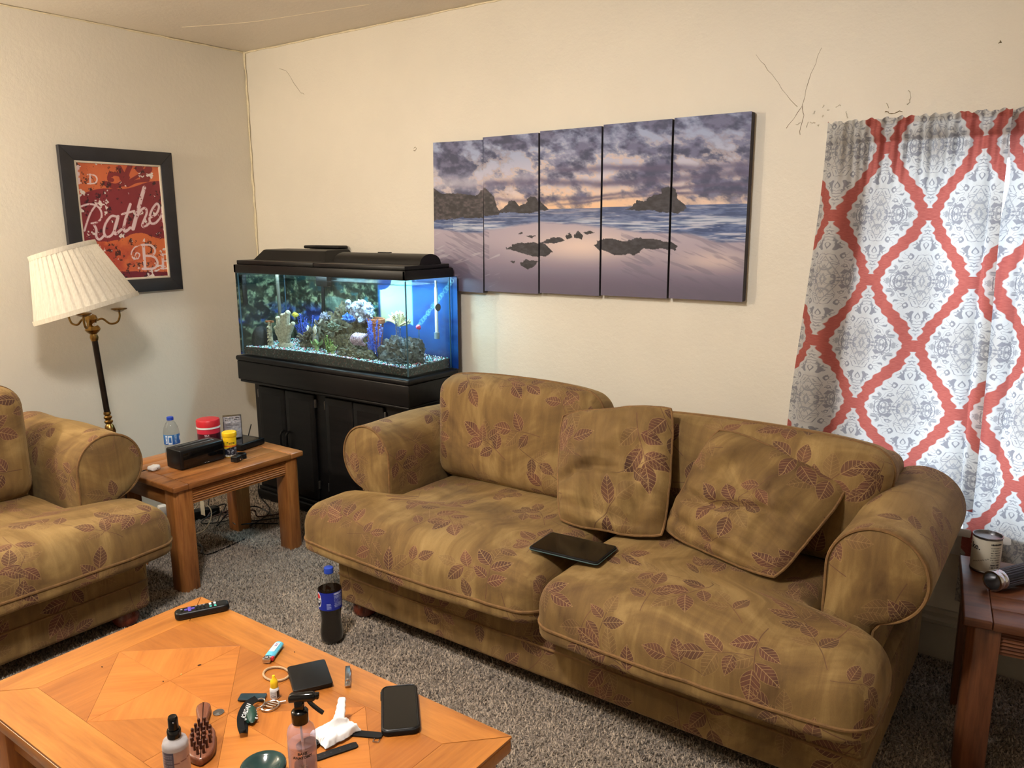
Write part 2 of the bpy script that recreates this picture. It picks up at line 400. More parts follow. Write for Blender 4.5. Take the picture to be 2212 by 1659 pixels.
def curtain_mat():
    t = NT('medallion curtain'); uv = t.coord('UV')
    s = t.n('ShaderNodeSeparateXYZ'); t.link(uv, s.inputs[0]); u, v = s.outputs[0], s.outputs[1]
    W, Hh = 0.275, 0.426
    def cell(off):
        x = t.math('SUBTRACT', t.math('FRACT', t.math('ADD', t.math('DIVIDE', u, W), off + 20)), 0.5)
        y = t.math('SUBTRACT', t.math('FRACT', t.math('ADD', t.math('DIVIDE', v, Hh), off + 20)), 0.5)
        ax, ay = t.math('ABSOLUTE', x), t.math('ABSOLUTE', y)
        # ogee outline with a scalloped edge and a finial at top and bottom
        wob = t.math('MULTIPLY', t.math('SINE', t.math('MULTIPLY', ay, 95)), 0.011)
        hw = t.math('MULTIPLY', t.math('SUBTRACT', 1.0, t.math('POWER', t.math('DIVIDE', ay, 0.40), 1.4)), 0.385)
        body = t.math('SUBTRACT', t.math('ADD', hw, wob), ax)
        fin = t.math('SUBTRACT', t.math('MULTIPLY_ADD', t.math('SINE', t.math('MULTIPLY', t.math('SUBTRACT', ay, 0.36), 60)), 0.026, 0.052), ax)
        fin = t.math('SUBTRACT', fin, t.math('MULTIPLY', t.math('GREATER_THAN', ay, 0.455), 1.0))
        fin = t.math('SUBTRACT', fin, t.math('MULTIPLY', t.math('LESS_THAN', ay, 0.33), 1.0))
        return t.math('MAXIMUM', body, fin), body, ax, ay
    A, bA, axA, ayA = cell(0.0); B, bB, axB, ayB = cell(0.5)
    useB = t.math('GREATER_THAN', B, A)
    pick = lambda a, b: t.math('ADD', t.math('MULTIPLY', a, t.math('SUBTRACT', 1.0, useB)), t.math('MULTIPLY', b, useB))
    D, body, ax, ay = pick(A, B), pick(bA, bB), pick(axA, axB), pick(ayA, ayB)
    inside = t.math('MULTIPLY', D, 90, clamp=True)
    cv = t.n('ShaderNodeCombineXYZ'); t.link(ax, cv.inputs[0]); t.link(t.math('MULTIPLY', ay, Hh / W), cv.inputs[1])
    wv = t.noise(cv.outputs[0], 8, 1, 0.4, 1.6, '2D')
    scroll = t.math('MULTIPLY', t.math('SUBTRACT', 0.055, t.math('ABSOLUTE', t.math('SUBTRACT', wv, 0.5))), 30, clamp=True)
    wv2 = t.noise(t.mapping(cv.outputs[0], (1, 1, 1), (3.1, 5.2, 0)), 12, 1, 0.4, 1.0, '2D')
    spots = t.math('MULTIPLY', t.math('SUBTRACT', wv2, 0.60), 16, clamp=True)
    ringd = t.math('ABSOLUTE', t.math('SUBTRACT', t.math('FRACT', t.math('MULTIPLY', t.math('ADD', ax, t.math('MULTIPLY', ay, 0.8)), 17)), 0.5))
    core = t.math('MULTIPLY', t.math('MULTIPLY', t.math('SUBTRACT', 0.17, ringd), 14, clamp=True), t.math('LESS_THAN', t.math('ADD', ax, t.math('MULTIPLY', ay, 0.8)), 0.15))
    deep = t.math('MULTIPLY', t.math('SUBTRACT', body, 0.045), 40, clamp=True)
    deepf = t.math('MAXIMUM', deep, t.math('MULTIPLY', t.math('SUBTRACT', D, 0.03), 60, clamp=True))
    grey = t.math('MULTIPLY', t.math('MAXIMUM', t.math('MAXIMUM', t.math('MULTIPLY', scroll, 0.95), t.math('MULTIPLY', spots, 0.7)), t.math('MULTIPLY', core, 0.6)), deepf)
    wash = t.math('MULTIPLY', t.math('MULTIPLY', t.math('SUBTRACT', body, 0.12), 5, clamp=True), t.noise(uv, 22, 3, 0.6, 0, '2D'))
    slub = t.noise(t.mapping(uv, (60, 900, 1)), 1.0, 2, 0.6, 0, '2D'); wv3 = t.noise(t.mapping(uv, (900, 60, 1)), 1.0, 2, 0.6, 0, '2D')
    white = t.mix(wash, srgb(208, 208, 206), srgb(178, 171, 162))
    med = t.mix(grey, white, srgb(140, 140, 147))
    coral = t.ramp(slub, [(0.3, srgb(166, 82, 74)), (0.7, srgb(192, 106, 96))])
    col = t.mix(inside, coral, med)
    col = t.mix(t.math('MULTIPLY_ADD', wv3, 0.5, -0.1, clamp=True), col, t.mix(0.25, col, srgb(90, 84, 84)))
    t.bump(t.math('ADD', slub, wv3), 0.15, 0.001)
    m = t.done(col, 0.8)
    tr = t.n('ShaderNodeBsdfTranslucent'); t.link(col, tr.inputs['Color'])
    ms = t.n('ShaderNodeMixShader'); ms.inputs[0].default_value = 0.45
    t.link(t.p.outputs[0], ms.inputs[1]); t.link(tr.outputs[0], ms.inputs[2]); t.link(ms.outputs[0], t.out.inputs[0])
    return m
M_curtain = curtain_mat()

def vcol_mat(name, rough=0.6, bump=0.0, coat=0.0):
    t = NT(name); at = t.n('ShaderNodeAttribute', attribute_name='Col').outputs['Color']
    nz = t.noise(t.coord('Object'), 700, 2, 0.5)
    col = t.mix(t.math('MULTIPLY', nz, 0.03), at, srgb(60, 56, 60))
    if bump: t.bump(nz, bump, 0.0006)
    return t.done(col, rough, Coat_Weight=coat)
M_print = vcol_mat('printed canvas', 0.55, 0.5)
M_poster = vcol_mat('printed poster', 0.35)
M_label = vcol_mat('printed label', 0.35)

def thin_glass(name, tint=(0.95, 0.98, 1.0), refl=0.08, rough=0.02, fres=1.45, gloss=0.6, milky=None):
    t = NT(name); t.t.nodes.remove(t.p)
    tr = t.n('ShaderNodeBsdfTransparent'); tr.inputs[0].default_value = tint + (1,)
    gl = t.n('ShaderNodeBsdfGlossy'); gl.inputs['Roughness'].default_value = rough
    ge = t.n('ShaderNodeNewGeometry'); dt = t.n('ShaderNodeVectorMath', operation='DOT_PRODUCT')
    t.link(ge.outputs['Normal'], dt.inputs[0]); t.link(ge.outputs['Incoming'], dt.inputs[1])
    f0 = ((fres - 1) / (fres + 1)) ** 2                                   # Schlick reflection, the same from either side of the sheet
    sch = t.math('MULTIPLY_ADD', t.math('POWER', t.math('SUBTRACT', 1.0, t.math('ABSOLUTE', dt.outputs['Value'])), 5.0), 1 - f0, f0)
    nz = t.noise(t.coord('Object'), 12, 3, 0.5)
    fac = t.math('ADD', t.math('MULTIPLY', sch, gloss), t.math('MULTIPLY', nz, refl * 0.3), clamp=True)
    ms = t.n('ShaderNodeMixShader'); t.link(fac, ms.inputs[0]); t.link(tr.outputs[0], ms.inputs[1]); t.link(gl.outputs[0], ms.inputs[2])
    if milky:
        df = t.n('ShaderNodeBsdfDiffuse'); df.inputs[0].default_value = srgb(*milky[0]); m2 = t.n('ShaderNodeMixShader'); m2.inputs[0].default_value = milky[1]
        t.link(ms.outputs[0], m2.inputs[1]); t.link(df.outputs[0], m2.inputs[2]); ms = m2
    t.link(ms.outputs[0], t.out.inputs[0]); return t.m
M_glass = thin_glass('aquarium glass', (0.90, 0.97, 0.97))
M_pet = thin_glass('clear plastic', (0.90, 0.92, 0.93), 0.06, 0.06, 1.55, 1.0)
M_water = thin_glass('tinted water', (0.90, 0.97, 0.99), 0.02, 0.01, 1.33, 0.5)
M_pane = thin_glass('window pane', (0.96, 0.98, 1.0))

def black_paint():
    t = NT('worn black paint'); co = t.coord('Object')
    sc = t.math('GREATER_THAN', t.noise(co, 120, 4, 0.7), 0.73)
    g = t.noise(t.mapping(co, (2, 30, 30)), 1, 4, 0.6)
    col = t.mix(t.math('MULTIPLY', sc, 0.5), t.ramp(g, [(0.3, srgb(11, 10, 11)), (0.7, srgb(24, 22, 22))]), srgb(120, 112, 104))
    t.bump(g, 0.15, 0.002)
    return t.done(col, 0.40, Specular_IOR_Level=0.22)
M_blackwood = black_paint()
M_blackpl = plain('black plastic', (13, 13, 14), 0.38, var=0.2, Specular_IOR_Level=0.35)
M_hood = plain('hood plastic', (19, 18, 18), 0.42, var=0.25, scale=14, bump=0.1, Specular_IOR_Level=0.3)
M_blackmat = plain('matt black', (11, 11, 12), 0.6, var=0.2, Specular_IOR_Level=0.3)
M_blackgloss = plain('gloss black', (10, 10, 11), 0.08, var=0.1)
M_screen = plain('dark screen', (9, 8, 8), 0.12, var=0.08, scale=8, Specular_IOR_Level=0.35)
M_white = plain('white plastic', (228, 226, 224), 0.35, var=0.04)
M_cream = plain('cream plastic', (222, 214, 190), 0.5, var=0.05)
M_chrome = plain('chrome', (200, 200, 204), 0.16, 1.0, 0.06)
M_steel = plain('brushed steel', (150, 150, 152), 0.3, 1.0, 0.12, 60)
M_brass = plain('aged brass', (150, 118, 66), 0.28, 1.0, 0.3, 40)
M_darkpole = plain('dark bronze pole', (46, 38, 32), 0.3, 0.7, 0.3, 20)
M_mahog = wood('mahogany foot', (98, 40, 24), (58, 22, 14), (128, 62, 38), 0, 2, 0.25, 'Z')
M_bluecap = plain('blue cap', (38, 70, 176), 0.4)
M_redlid = plain('red lid', (198, 36, 48), 0.4, var=0.06)
M_yellow = plain('yellow plastic', (244, 200, 30), 0.35, var=0.04)
M_lavender = thin_glass('lavender bottle', (0.92, 0.88, 0.95), 0.1, 0.05, 1.5, 1.0, ((206, 190, 214), 0.18))
M_liquid = thin_glass('clear liquid', (0.97, 0.92, 0.90), 0.05, 0.02, 1.1, 0.3, ((226, 204, 198), 0.20))
M_cola = plain('cola', (14, 8, 6), 0.1, var=0.2)
M_frameblk = plain('black picture frame', (38, 37, 41), 0.45, var=0.2, scale=12)
M_liner = plain('cream frame liner', (214, 202, 182), 0.5, var=0.06)
M_canvas_side = plain('canvas side', (58, 54, 62), 0.7, var=0.3, scale=25)
M_tissue = plain('tissue', (240, 238, 236), 0.95, var=0.03, scale=60, bump=0.3)
M_pink = plain('pink', (226, 70, 120), 0.5)
M_ink = plain('dark ink', (30, 28, 34), 0.6)
M_whiteink = plain('white ink', (236, 236, 236), 0.6, var=0.03)
def shade_mat():
    t = NT('pleated lamp shade'); nz = t.noise(t.mapping(t.coord('Object'), (200, 200, 12)), 1, 3, 0.6)
    col = t.ramp(nz, [(0.3, srgb(214, 206, 190)), (0.7, srgb(232, 226, 212))])
    t.done(col, 0.8); tr = t.n('ShaderNodeBsdfTranslucent'); t.link(col, tr.inputs[0])
    ms = t.n('ShaderNodeMixShader'); ms.inputs[0].default_value = 0.35
    t.link(t.p.outputs[0], ms.inputs[1]); t.link(tr.outputs[0], ms.inputs[2]); t.link(ms.outputs[0], t.out.inputs[0]); return t.m
M_shade = shade_mat()

# ------------------------------------------------------------------ numpy noise for prints
_rs = np.random.RandomState(7)
_LAT = _rs.rand(256, 256)
def vnoise(x, y):
    xi = np.floor(x).astype(int); yi = np.floor(y).astype(int); fx = x - xi; fy = y - yi
    fx = fx * fx * (3 - 2 * fx); fy = fy * fy * (3 - 2 * fy)
    g = lambda a, b: _LAT[a % 256, b % 256]
    return (g(xi, yi) * (1 - fx) + g(xi + 1, yi) * fx) * (1 - fy) + (g(xi, yi + 1) * (1 - fx) + g(xi + 1, yi + 1) * fx) * fy
def fbm(x, y, oct=5, rough=0.55):
    s = np.zeros_like(x); a = 1.0; tot = 0
    for k in range(oct):
        s += a * vnoise(x * 2 ** k + 17.3 * k, y * 2 ** k + 9.1 * k); tot += a; a *= rough
    return s / tot
def inpoly(x, y, poly):
    r = np.zeros(x.shape, bool); n = len(poly)
    for i in range(n):
        x1, y1 = poly[i]; x2, y2 = poly[(i + 1) % n]
        if y1 == y2: continue
        c = ((y1 > y) != (y2 > y)) & (x < (x2 - x1) * (y - y1) / (y2 - y1) + x1); r ^= c
    return r
def polydist(x, y, pts):
    d = np.full(x.shape, 1e9)
    for (x1, y1), (x2, y2) in zip(pts[:-1], pts[1:]):
        dx, dy = x2 - x1, y2 - y1; L = dx * dx + dy * dy + 1e-12
        tt = np.clip(((x - x1) * dx + (y - y1) * dy) / L, 0, 1)
        d = np.minimum(d, np.hypot(x - x1 - tt * dx, y - y1 - tt * dy))
    return d
def lin(c):
    c = np.clip(np.asarray(c, float) / 255, 0, 1)
    return np.where(c <= 0.04045, c / 12.92, ((c + 0.055) / 1.055) ** 2.4)
def lerp(a, b, t): t = np.asarray(t)[..., None]; return np.asarray(a, float) * (1 - t) + np.asarray(b, float) * t
def sstep(a, b, x): t = np.clip((x - a) / (b - a), 0, 1); return t * t * (3 - 2 * t)
def spl(pts, k=8): return [(p.x, p.y) for p in smooth_path([(a, b, 0) for a, b in pts], k)]
def print_grid(w, h, nx, ny):
    """a flat grid in the XZ plane (x right, z up), plus s,t in 0..1 with t from the top"""
    u, v = np.meshgrid(np.linspace(0, 1, nx), np.linspace(0, 1, ny))
    V = np.stack([(u.ravel() - 0.5) * w, np.zeros(u.size), (0.5 - v.ravel()) * h], 1)
    F = [(j * nx + i, (j + 1) * nx + i, (j + 1) * nx + i + 1, j * nx + i + 1) for j in range(ny - 1) for i in range(nx - 1)]
    return (V, F), u.ravel(), v.ravel()
# ------------------------------------------------------------------ the room
T = 0.14
WX0, WX1, WZ0, WZ1 = -0.60, 0.70, 0.50, 1.74
floor = struct('floor', bb(XL - T, XR + T, YF - T, YW + T, -0.1, 0.0), M_carpet, label='speckled grey brown carpet floor of the living room', cat='floor')
wall_back = struct('wall_back', join(bb(XL - T, WX0, YW, YW + T, 0, HC), bb(WX1, XR + T, YW, YW + T, 0, HC),
                   bb(WX0, WX1, YW, YW + T, 0, WZ0), bb(WX0, WX1, YW, YW + T, WZ1, HC)), M_wall, smooth=0,
                   label='cream painted wall behind the long sofa and aquarium', cat='wall')
wall_left = struct('wall_left', bb(XL - T, XL, YF, YW, 0, HC), M_wall, smooth=0, label='cream painted wall with the framed poster', cat='wall')
wall_right = struct('wall_right', bb(XR, XR + T, YF, YW, 0, HC), M_wall, smooth=0, label='cream painted side wall right of the view', cat='wall')
wall_front = struct('wall_front', bb(XL - T, XR + T, YF - T, YF, 0, HC), M_wall, smooth=0, label='cream painted wall behind the viewer', cat='wall')
ceiling = struct('ceiling', bb(XL - T, XR + T, YF - T, YW + T, HC, HC + 0.1), M_ceil, smooth=0, label='plain beige painted plaster ceiling', cat='ceiling')

def baseboard(name, along, a0, a1, label):
    # profile (offset from wall, z): tall old moulding with a stepped cap
    prof = [(0, 0), (0.018, 0), (0.018, 0.125), (0.024, 0.13), (0.024, 0.142), (0.014, 0.152), (0.014, 0.165), (0.006, 0.178), (0, 0.18)]
    V, F = [], []
    for a in (a0, a1):
        for d, z in prof:
            V.append((a, YW - d, z) if along == 'X' else (XL + d, a, z))
    n = len(prof)
    for i in range(n - 1): F.append((i, i + 1, n + i + 1, n + i))
    F += [tuple(range(n)), tuple(range(2 * n - 1, n - 1, -1))]
    return struct(name, (V, F), M_trim, smooth=25, label=label, cat='baseboard')
baseboard('baseboard_back', 'X', XL, XR, 'tall moulded grey white baseboard under the window wall')
baseboard('baseboard_left', 'Y', YF, YW, 'tall moulded grey white baseboard under the poster wall')

# cracks and blobs of old paint in the plaster, proud of the wall
def wall_cracks():
    rs = random.Random(4)
    def crack(pts, r, nm='crack', mat=M_crack):
        P = smooth_path([(x, YW - 0.0003, z) for x, z in pts], 4)
        P = [p + Vector((rs.uniform(-1, 1) * 0.003, 0, rs.uniform(-1, 1) * 0.003)) for p in P]
        struct(nm, tube(P, r, 4, radii=[r * rs.uniform(0.4, 1.0) for _ in P]), mat, wall_back)
    def px(x, y):                      # small chart of the wall: a pixel of the photo as a point of the wall plane
        d = _fw * F_PX + _rt * (x - 1106) + _up * (829.5 - y); k = YW / d.y; return (d.x * k, 1.5 + d.z * k)
    crack([px(604, 147), px(622, 158), px(645, 195), px(656, 203)], 0.0011)
    crack([px(1632, 118), px(1660, 150), px(1690, 192), px(1722, 232)], 0.0008)
    crack([px(1774, 105), px(1745, 180), px(1733, 228), px(1697, 277)], 0.001)
    crack([px(1733, 228), px(1735, 250), px(1727, 290)], 0.001)
    crack([px(1912, 241), px(1925, 246), px(1948, 240)], 0.0018)
    crack([px(2158, 94), px(2164, 89)], 0.002)
    crack([px(893, 320), px(899, 318), px(897, 326), px(893, 324)], 0.0015)
    crack([px(1963, 195), px(1966, 215), px(1960, 226)], 0.003, 'paint_ridge', M_wall)
    crack([px(1827, 241), px(1830, 256)], 0.003, 'paint_ridge', M_wall)
    crack([px(1915, 222), px(1920, 234)], 0.003, 'paint_ridge', M_wall)
    for x, y in ((1760, 240), (1775, 232), (1790, 236), (1806, 230), (1750, 262), (1764, 272), (1780, 250), (1740, 275), (1720, 270)):
        a, b = px(x, y); crack([(a, b), (a + rs.uniform(-.02, .02), b + rs.uniform(-.02, .02))], 0.0025, 'paint_ridge', M_wall)
wall_cracks()
# uneven caulk bead down the corner and along the ceiling joint
_rs2 = random.Random(9)
_P = [(XL + 0.004, YW - 0.004, HC - i * (HC / 60)) for i in range(61)]
struct('corner_bead', tube([(x + _rs2.uniform(0, .004), y - _rs2.uniform(0, .004), z) for x, y, z in _P], 0.006, 5, radii=[_rs2.uniform(.004, .008) for _ in _P]), M_ridge, wall_back)
_P = [(XL + 0.003, YW - i * 0.05, HC - 0.003) for i in range(60)]
struct('ceiling_bead', tube([(x, y, z - _rs2.uniform(0, .004)) for x, y, z in _P], 0.005, 5, radii=[_rs2.uniform(.003, .006) for _ in _P]), M_ridge, wall_left)
_P = [(XL + i * 0.05, YW - 0.003, HC - 0.003) for i in range(100)]
struct('ceiling_bead', tube([(x, y, z - _rs2.uniform(0, .004)) for x, y, z in _P], 0.005, 5, radii=[_rs2.uniform(.003, .006) for _ in _P]), M_ridge, wall_back)
struct('crack', tube(smooth_path([(-3.72, 2.42, HC), (-3.4, 2.55, HC), (-3.15, 2.6, HC), (-2.7, 2.68, HC)], 4), 0.0012, 4), M_ridge, ceiling)

# carpet pile: short leaning tufts over the floor that shows
def carpet_pile():
    rs = np.random.RandomState(3); n = 150000
    x = rs.uniform(-3.9, 0.5, n); y = rs.uniform(0.95, 2.92, n)
    keep = ~((x > -2.2) & (x < -0.36) & (y > 2.1) & (y < 2.8)) & ~((x < -2.95) & (y < 1.45)) & ~((x < -2.5) & (x > -3.6) & (y > 2.72)) & ~((x < -3.0) & (y < 1.0))
    keep &= ~((x > -1.9) & (x < -0.9) & (y < 1.1))
    x, y = x[keep], y[keep]; n = len(x)
    h = rs.uniform(0.006, 0.013, n); r = rs.uniform(0.0025, 0.0045, n); a = rs.uniform(0, 2 * PI, n)
    lx, ly = rs.normal(0, 0.004, n), rs.normal(0, 0.004, n)
    V = np.zeros((n, 4, 3))
    for k in range(3):
        V[:, k, 0] = x + r * np.cos(a + k * 2.094); V[:, k, 1] = y + r * np.sin(a + k * 2.094); V[:, k, 2] = 0.0005
    V[:, 3, 0] = x + lx; V[:, 3, 1] = y + ly; V[:, 3, 2] = h
    i = np.arange(n) * 4
    Fc = np.stack([np.stack([i, i + 1, i + 3], 1), np.stack([i + 1, i + 2, i + 3], 1), np.stack([i + 2, i, i + 3], 1)], 1).reshape(-1, 3)
    me = bpy.data.meshes.new('carpet_pile'); me.vertices.add(n * 4); me.vertices.foreach_set('co', V.ravel())
    me.loops.add(len(Fc) * 3); me.loops.foreach_set('vertex_index', Fc.ravel().astype(np.int32))
    me.polygons.add(len(Fc)); me.polygons.foreach_set('loop_start', np.arange(0, len(Fc) * 3, 3, dtype=np.int32))
    me.update(calc_edges=True)
    tone = rs.rand(n) * 0.75 + 0.25 * fbm(x * 6, y * 6, 3)
    c = lerp(lin((54, 44, 36)), lin((190, 172, 152)), np.clip(tone * 1.15 - 0.1, 0, 1))
    c4 = np.ones((n, 4, 4), np.float32); c4[:, :, :3] = c[:, None, :]
    ca = me.color_attributes.new('Col', 'FLOAT_COLOR', 'POINT'); ca.data.foreach_set('color', c4.ravel())
    me.materials.append(M_tuft)
    o = bpy.data.objects.new('carpet_pile', me); COL.objects.link(o); o.parent = floor; o['kind'] = 'stuff'
carpet_pile()

# ------------------------------------------------------------------ window behind the curtains
win = bpy.data.objects.new('window_1', None); COL.objects.link(win); win.location = ((WX0 + WX1) / 2, YW, WZ0)
win['kind'] = 'structure'; win['label'] = 'white sash window behind the patterned curtains'; win['category'] = 'window'
def wpart(name, g, mat, parent=None):
    L = Vector(win.location); g = ([tuple(Vector(v) - L) for v in g[0]], g[1])
    o = bpy.data.objects.new(name, mesh_from(g, name, mat)); COL.objects.link(o); o.parent = parent or win; return o
for x0, x1 in ((WX0 - 0.09, WX0), (WX1, WX1 + 0.09)): wpart('casing', bb(x0, x1, YW - 0.02, YW - 0.001, WZ0 - 0.02, WZ1 + 0.09, 0.004), M_white)
wpart('head_casing', bb(WX0 - 0.09, WX1 + 0.09, YW - 0.022, YW - 0.001, WZ1, WZ1 + 0.085, 0.004), M_white)
wpart('window_sill', bb(WX0 - 0.11, WX1 + 0.11, YW - 0.05, YW + 0.05, WZ0 - 0.03, WZ0, 0.006), M_white)
wpart('apron', bb(WX0 - 0.09, WX1 + 0.09, YW - 0.016, YW - 0.001, WZ0 - 0.11, WZ0 - 0.031, 0.004), M_white)
zm = (WZ0 + WZ1) / 2
for nm, z0, z1, y in (('lower_sash', WZ0, zm + 0.02, YW + 0.05), ('upper_sash', zm - 0.02, WZ1, YW + 0.085)):
    fr = wpart(nm, join(bb(WX0, WX1, y, y + 0.03, z0, z0 + 0.05, 0.003), bb(WX0, WX1, y, y + 0.03, z1 - 0.04, z1, 0.003),
                        bb(WX0, WX0 + 0.04, y, y + 0.03, z0, z1, 0.003), bb(WX1 - 0.04, WX1, y, y + 0.03, z0, z1, 0.003)), M_white)
    wpart('pane', bb(WX0 + 0.03, WX1 - 0.03, y + 0.012, y + 0.016, z0 + 0.04, z1 - 0.03), M_pane, fr)

# ------------------------------------------------------------------ curtains and rod
def curtain(name, label, x_top, x_bot, z_top, z_bot, folds, seed, uoff, hem_fn=None, slit=False, group='patterned window curtains'):
    nu, nv = 240, 200
    u, v = np.meshgrid(np.linspace(0, 1, nu), np.linspace(0, 1, nv))
    z0 = z_bot + (hem_fn(u) if hem_fn else 0 * u)
    z = z_top + (z0 - z_top) * v
    k = sstep(0, 1, v)
    xa = x_top[0] + (x_bot[0] - x_top[0]) * k; xb = x_top[1] + (x_bot[1] - x_top[1]) * k
    x = xa + (xb - xa) * u
    y = np.full_like(x, YW - 0.072)
    if slit: x = x + 0.014 * np.exp(-((z - 1.62) / 0.09) ** 2) * (1 - u); y = y + 0.014
    for (uc, w, d, sl) in folds:                                  # long soft folds
        y += d * np.exp(-((u - uc - sl * v) / w) ** 2) * sstep(0.02, 0.30, v)
        x += -0.4 * d * np.tanh((u - uc - sl * v) / w) * np.exp(-((u - uc - sl * v) / (1.5 * w)) ** 2) * sstep(0.02, 0.3, v)
    g = 1 - sstep(0.05, 0.22, v)                                  # gathers at the rod pocket
    gat = np.sin(u * 2 * PI * 13 + 2.5 * np.sin(u * 9 + seed)) * 0.6 + np.sin(u * 2 * PI * 23 + seed) * 0.4
    y += g * gat * 0.010
    pocket = np.exp(-((z - (z_top - 0.045)) / 0.022) ** 2)
    y -= pocket * 0.012
    pinch = np.exp(-((z - (z_top - 0.075)) / 0.006) ** 2) + np.exp(-((z - (z_top - 0.018)) / 0.005) ** 2)
    y += pinch * 0.007
    z += (v < 0.02) * gat * 0.006
    y += 0.006 * np.sin(z * 7 + u * 5 + seed)
    y += -0.02 * np.exp(-(u / 0.02) ** 2) * 0 + 0.035 * np.exp(-(u / 0.035) ** 2)      # the outer edge turns back to the wall
    y = np.minimum(y, YW - 0.045)
    V = np.stack([x.ravel(), y.ravel(), z.ravel()], 1)
    uv = np.stack([((x_top[0] + (x_top[1] - x_top[0]) * u) * 1.0).ravel() * 1.0 + uoff[0], z.ravel() + uoff[1]], 1)
    return single(name, label, 'curtain', (V, grid_faces(nu, nv)), M_curtain, ((x_top[0] + x_top[1]) / 2, YW - 0.07, z_bot), group, uv=uv, smooth=180)
curtain('curtain', 'coral and grey medallion curtain hanging behind the right end of the sofa', (-0.775, -0.238), (-0.85, -0.222), 1.832, 0.57,
        [(0.13, 0.05, -0.035, 0.0), (0.27, 0.06, 0.020, -0.02), (0.50, 0.08, -0.018, 0.0), (0.72, 0.10, 0.016, 0.03), (0.93, 0.035, 0.03, 0.0)], 1.3, (0.1635, 0.391))
curtain('curtain', 'coral and grey medallion curtain behind the can on the dark end table', (-0.241, 0.62), (-0.246, 0.62), 1.836, 0.24,
        [(0.03, 0.03, -0.02, 0.0), (0.10, 0.04, 0.026, 0.0), (0.4, 0.07, -0.02, 0.02), (0.7, 0.07, 0.02, 0.0)], 4.1, (0.11, 0.391), slit=True)
rod = Thing('curtain_rod', 'thin white curtain rod carrying both patterned curtains', 'curtain rod', (-0.1, YW - 0.036, 1.787))
rod.part('rod', tube([(-0.765, YW - 0.036, 1.787), (0.72, YW - 0.036, 1.787)], 0.005, 8), M_white)
for x in (-0.770, 0.725): rod.part('bracket', bb(x - 0.005, x + 0.005, YW - 0.042, YW - 0.001, 1.775, 1.80, 0.002), M_white)

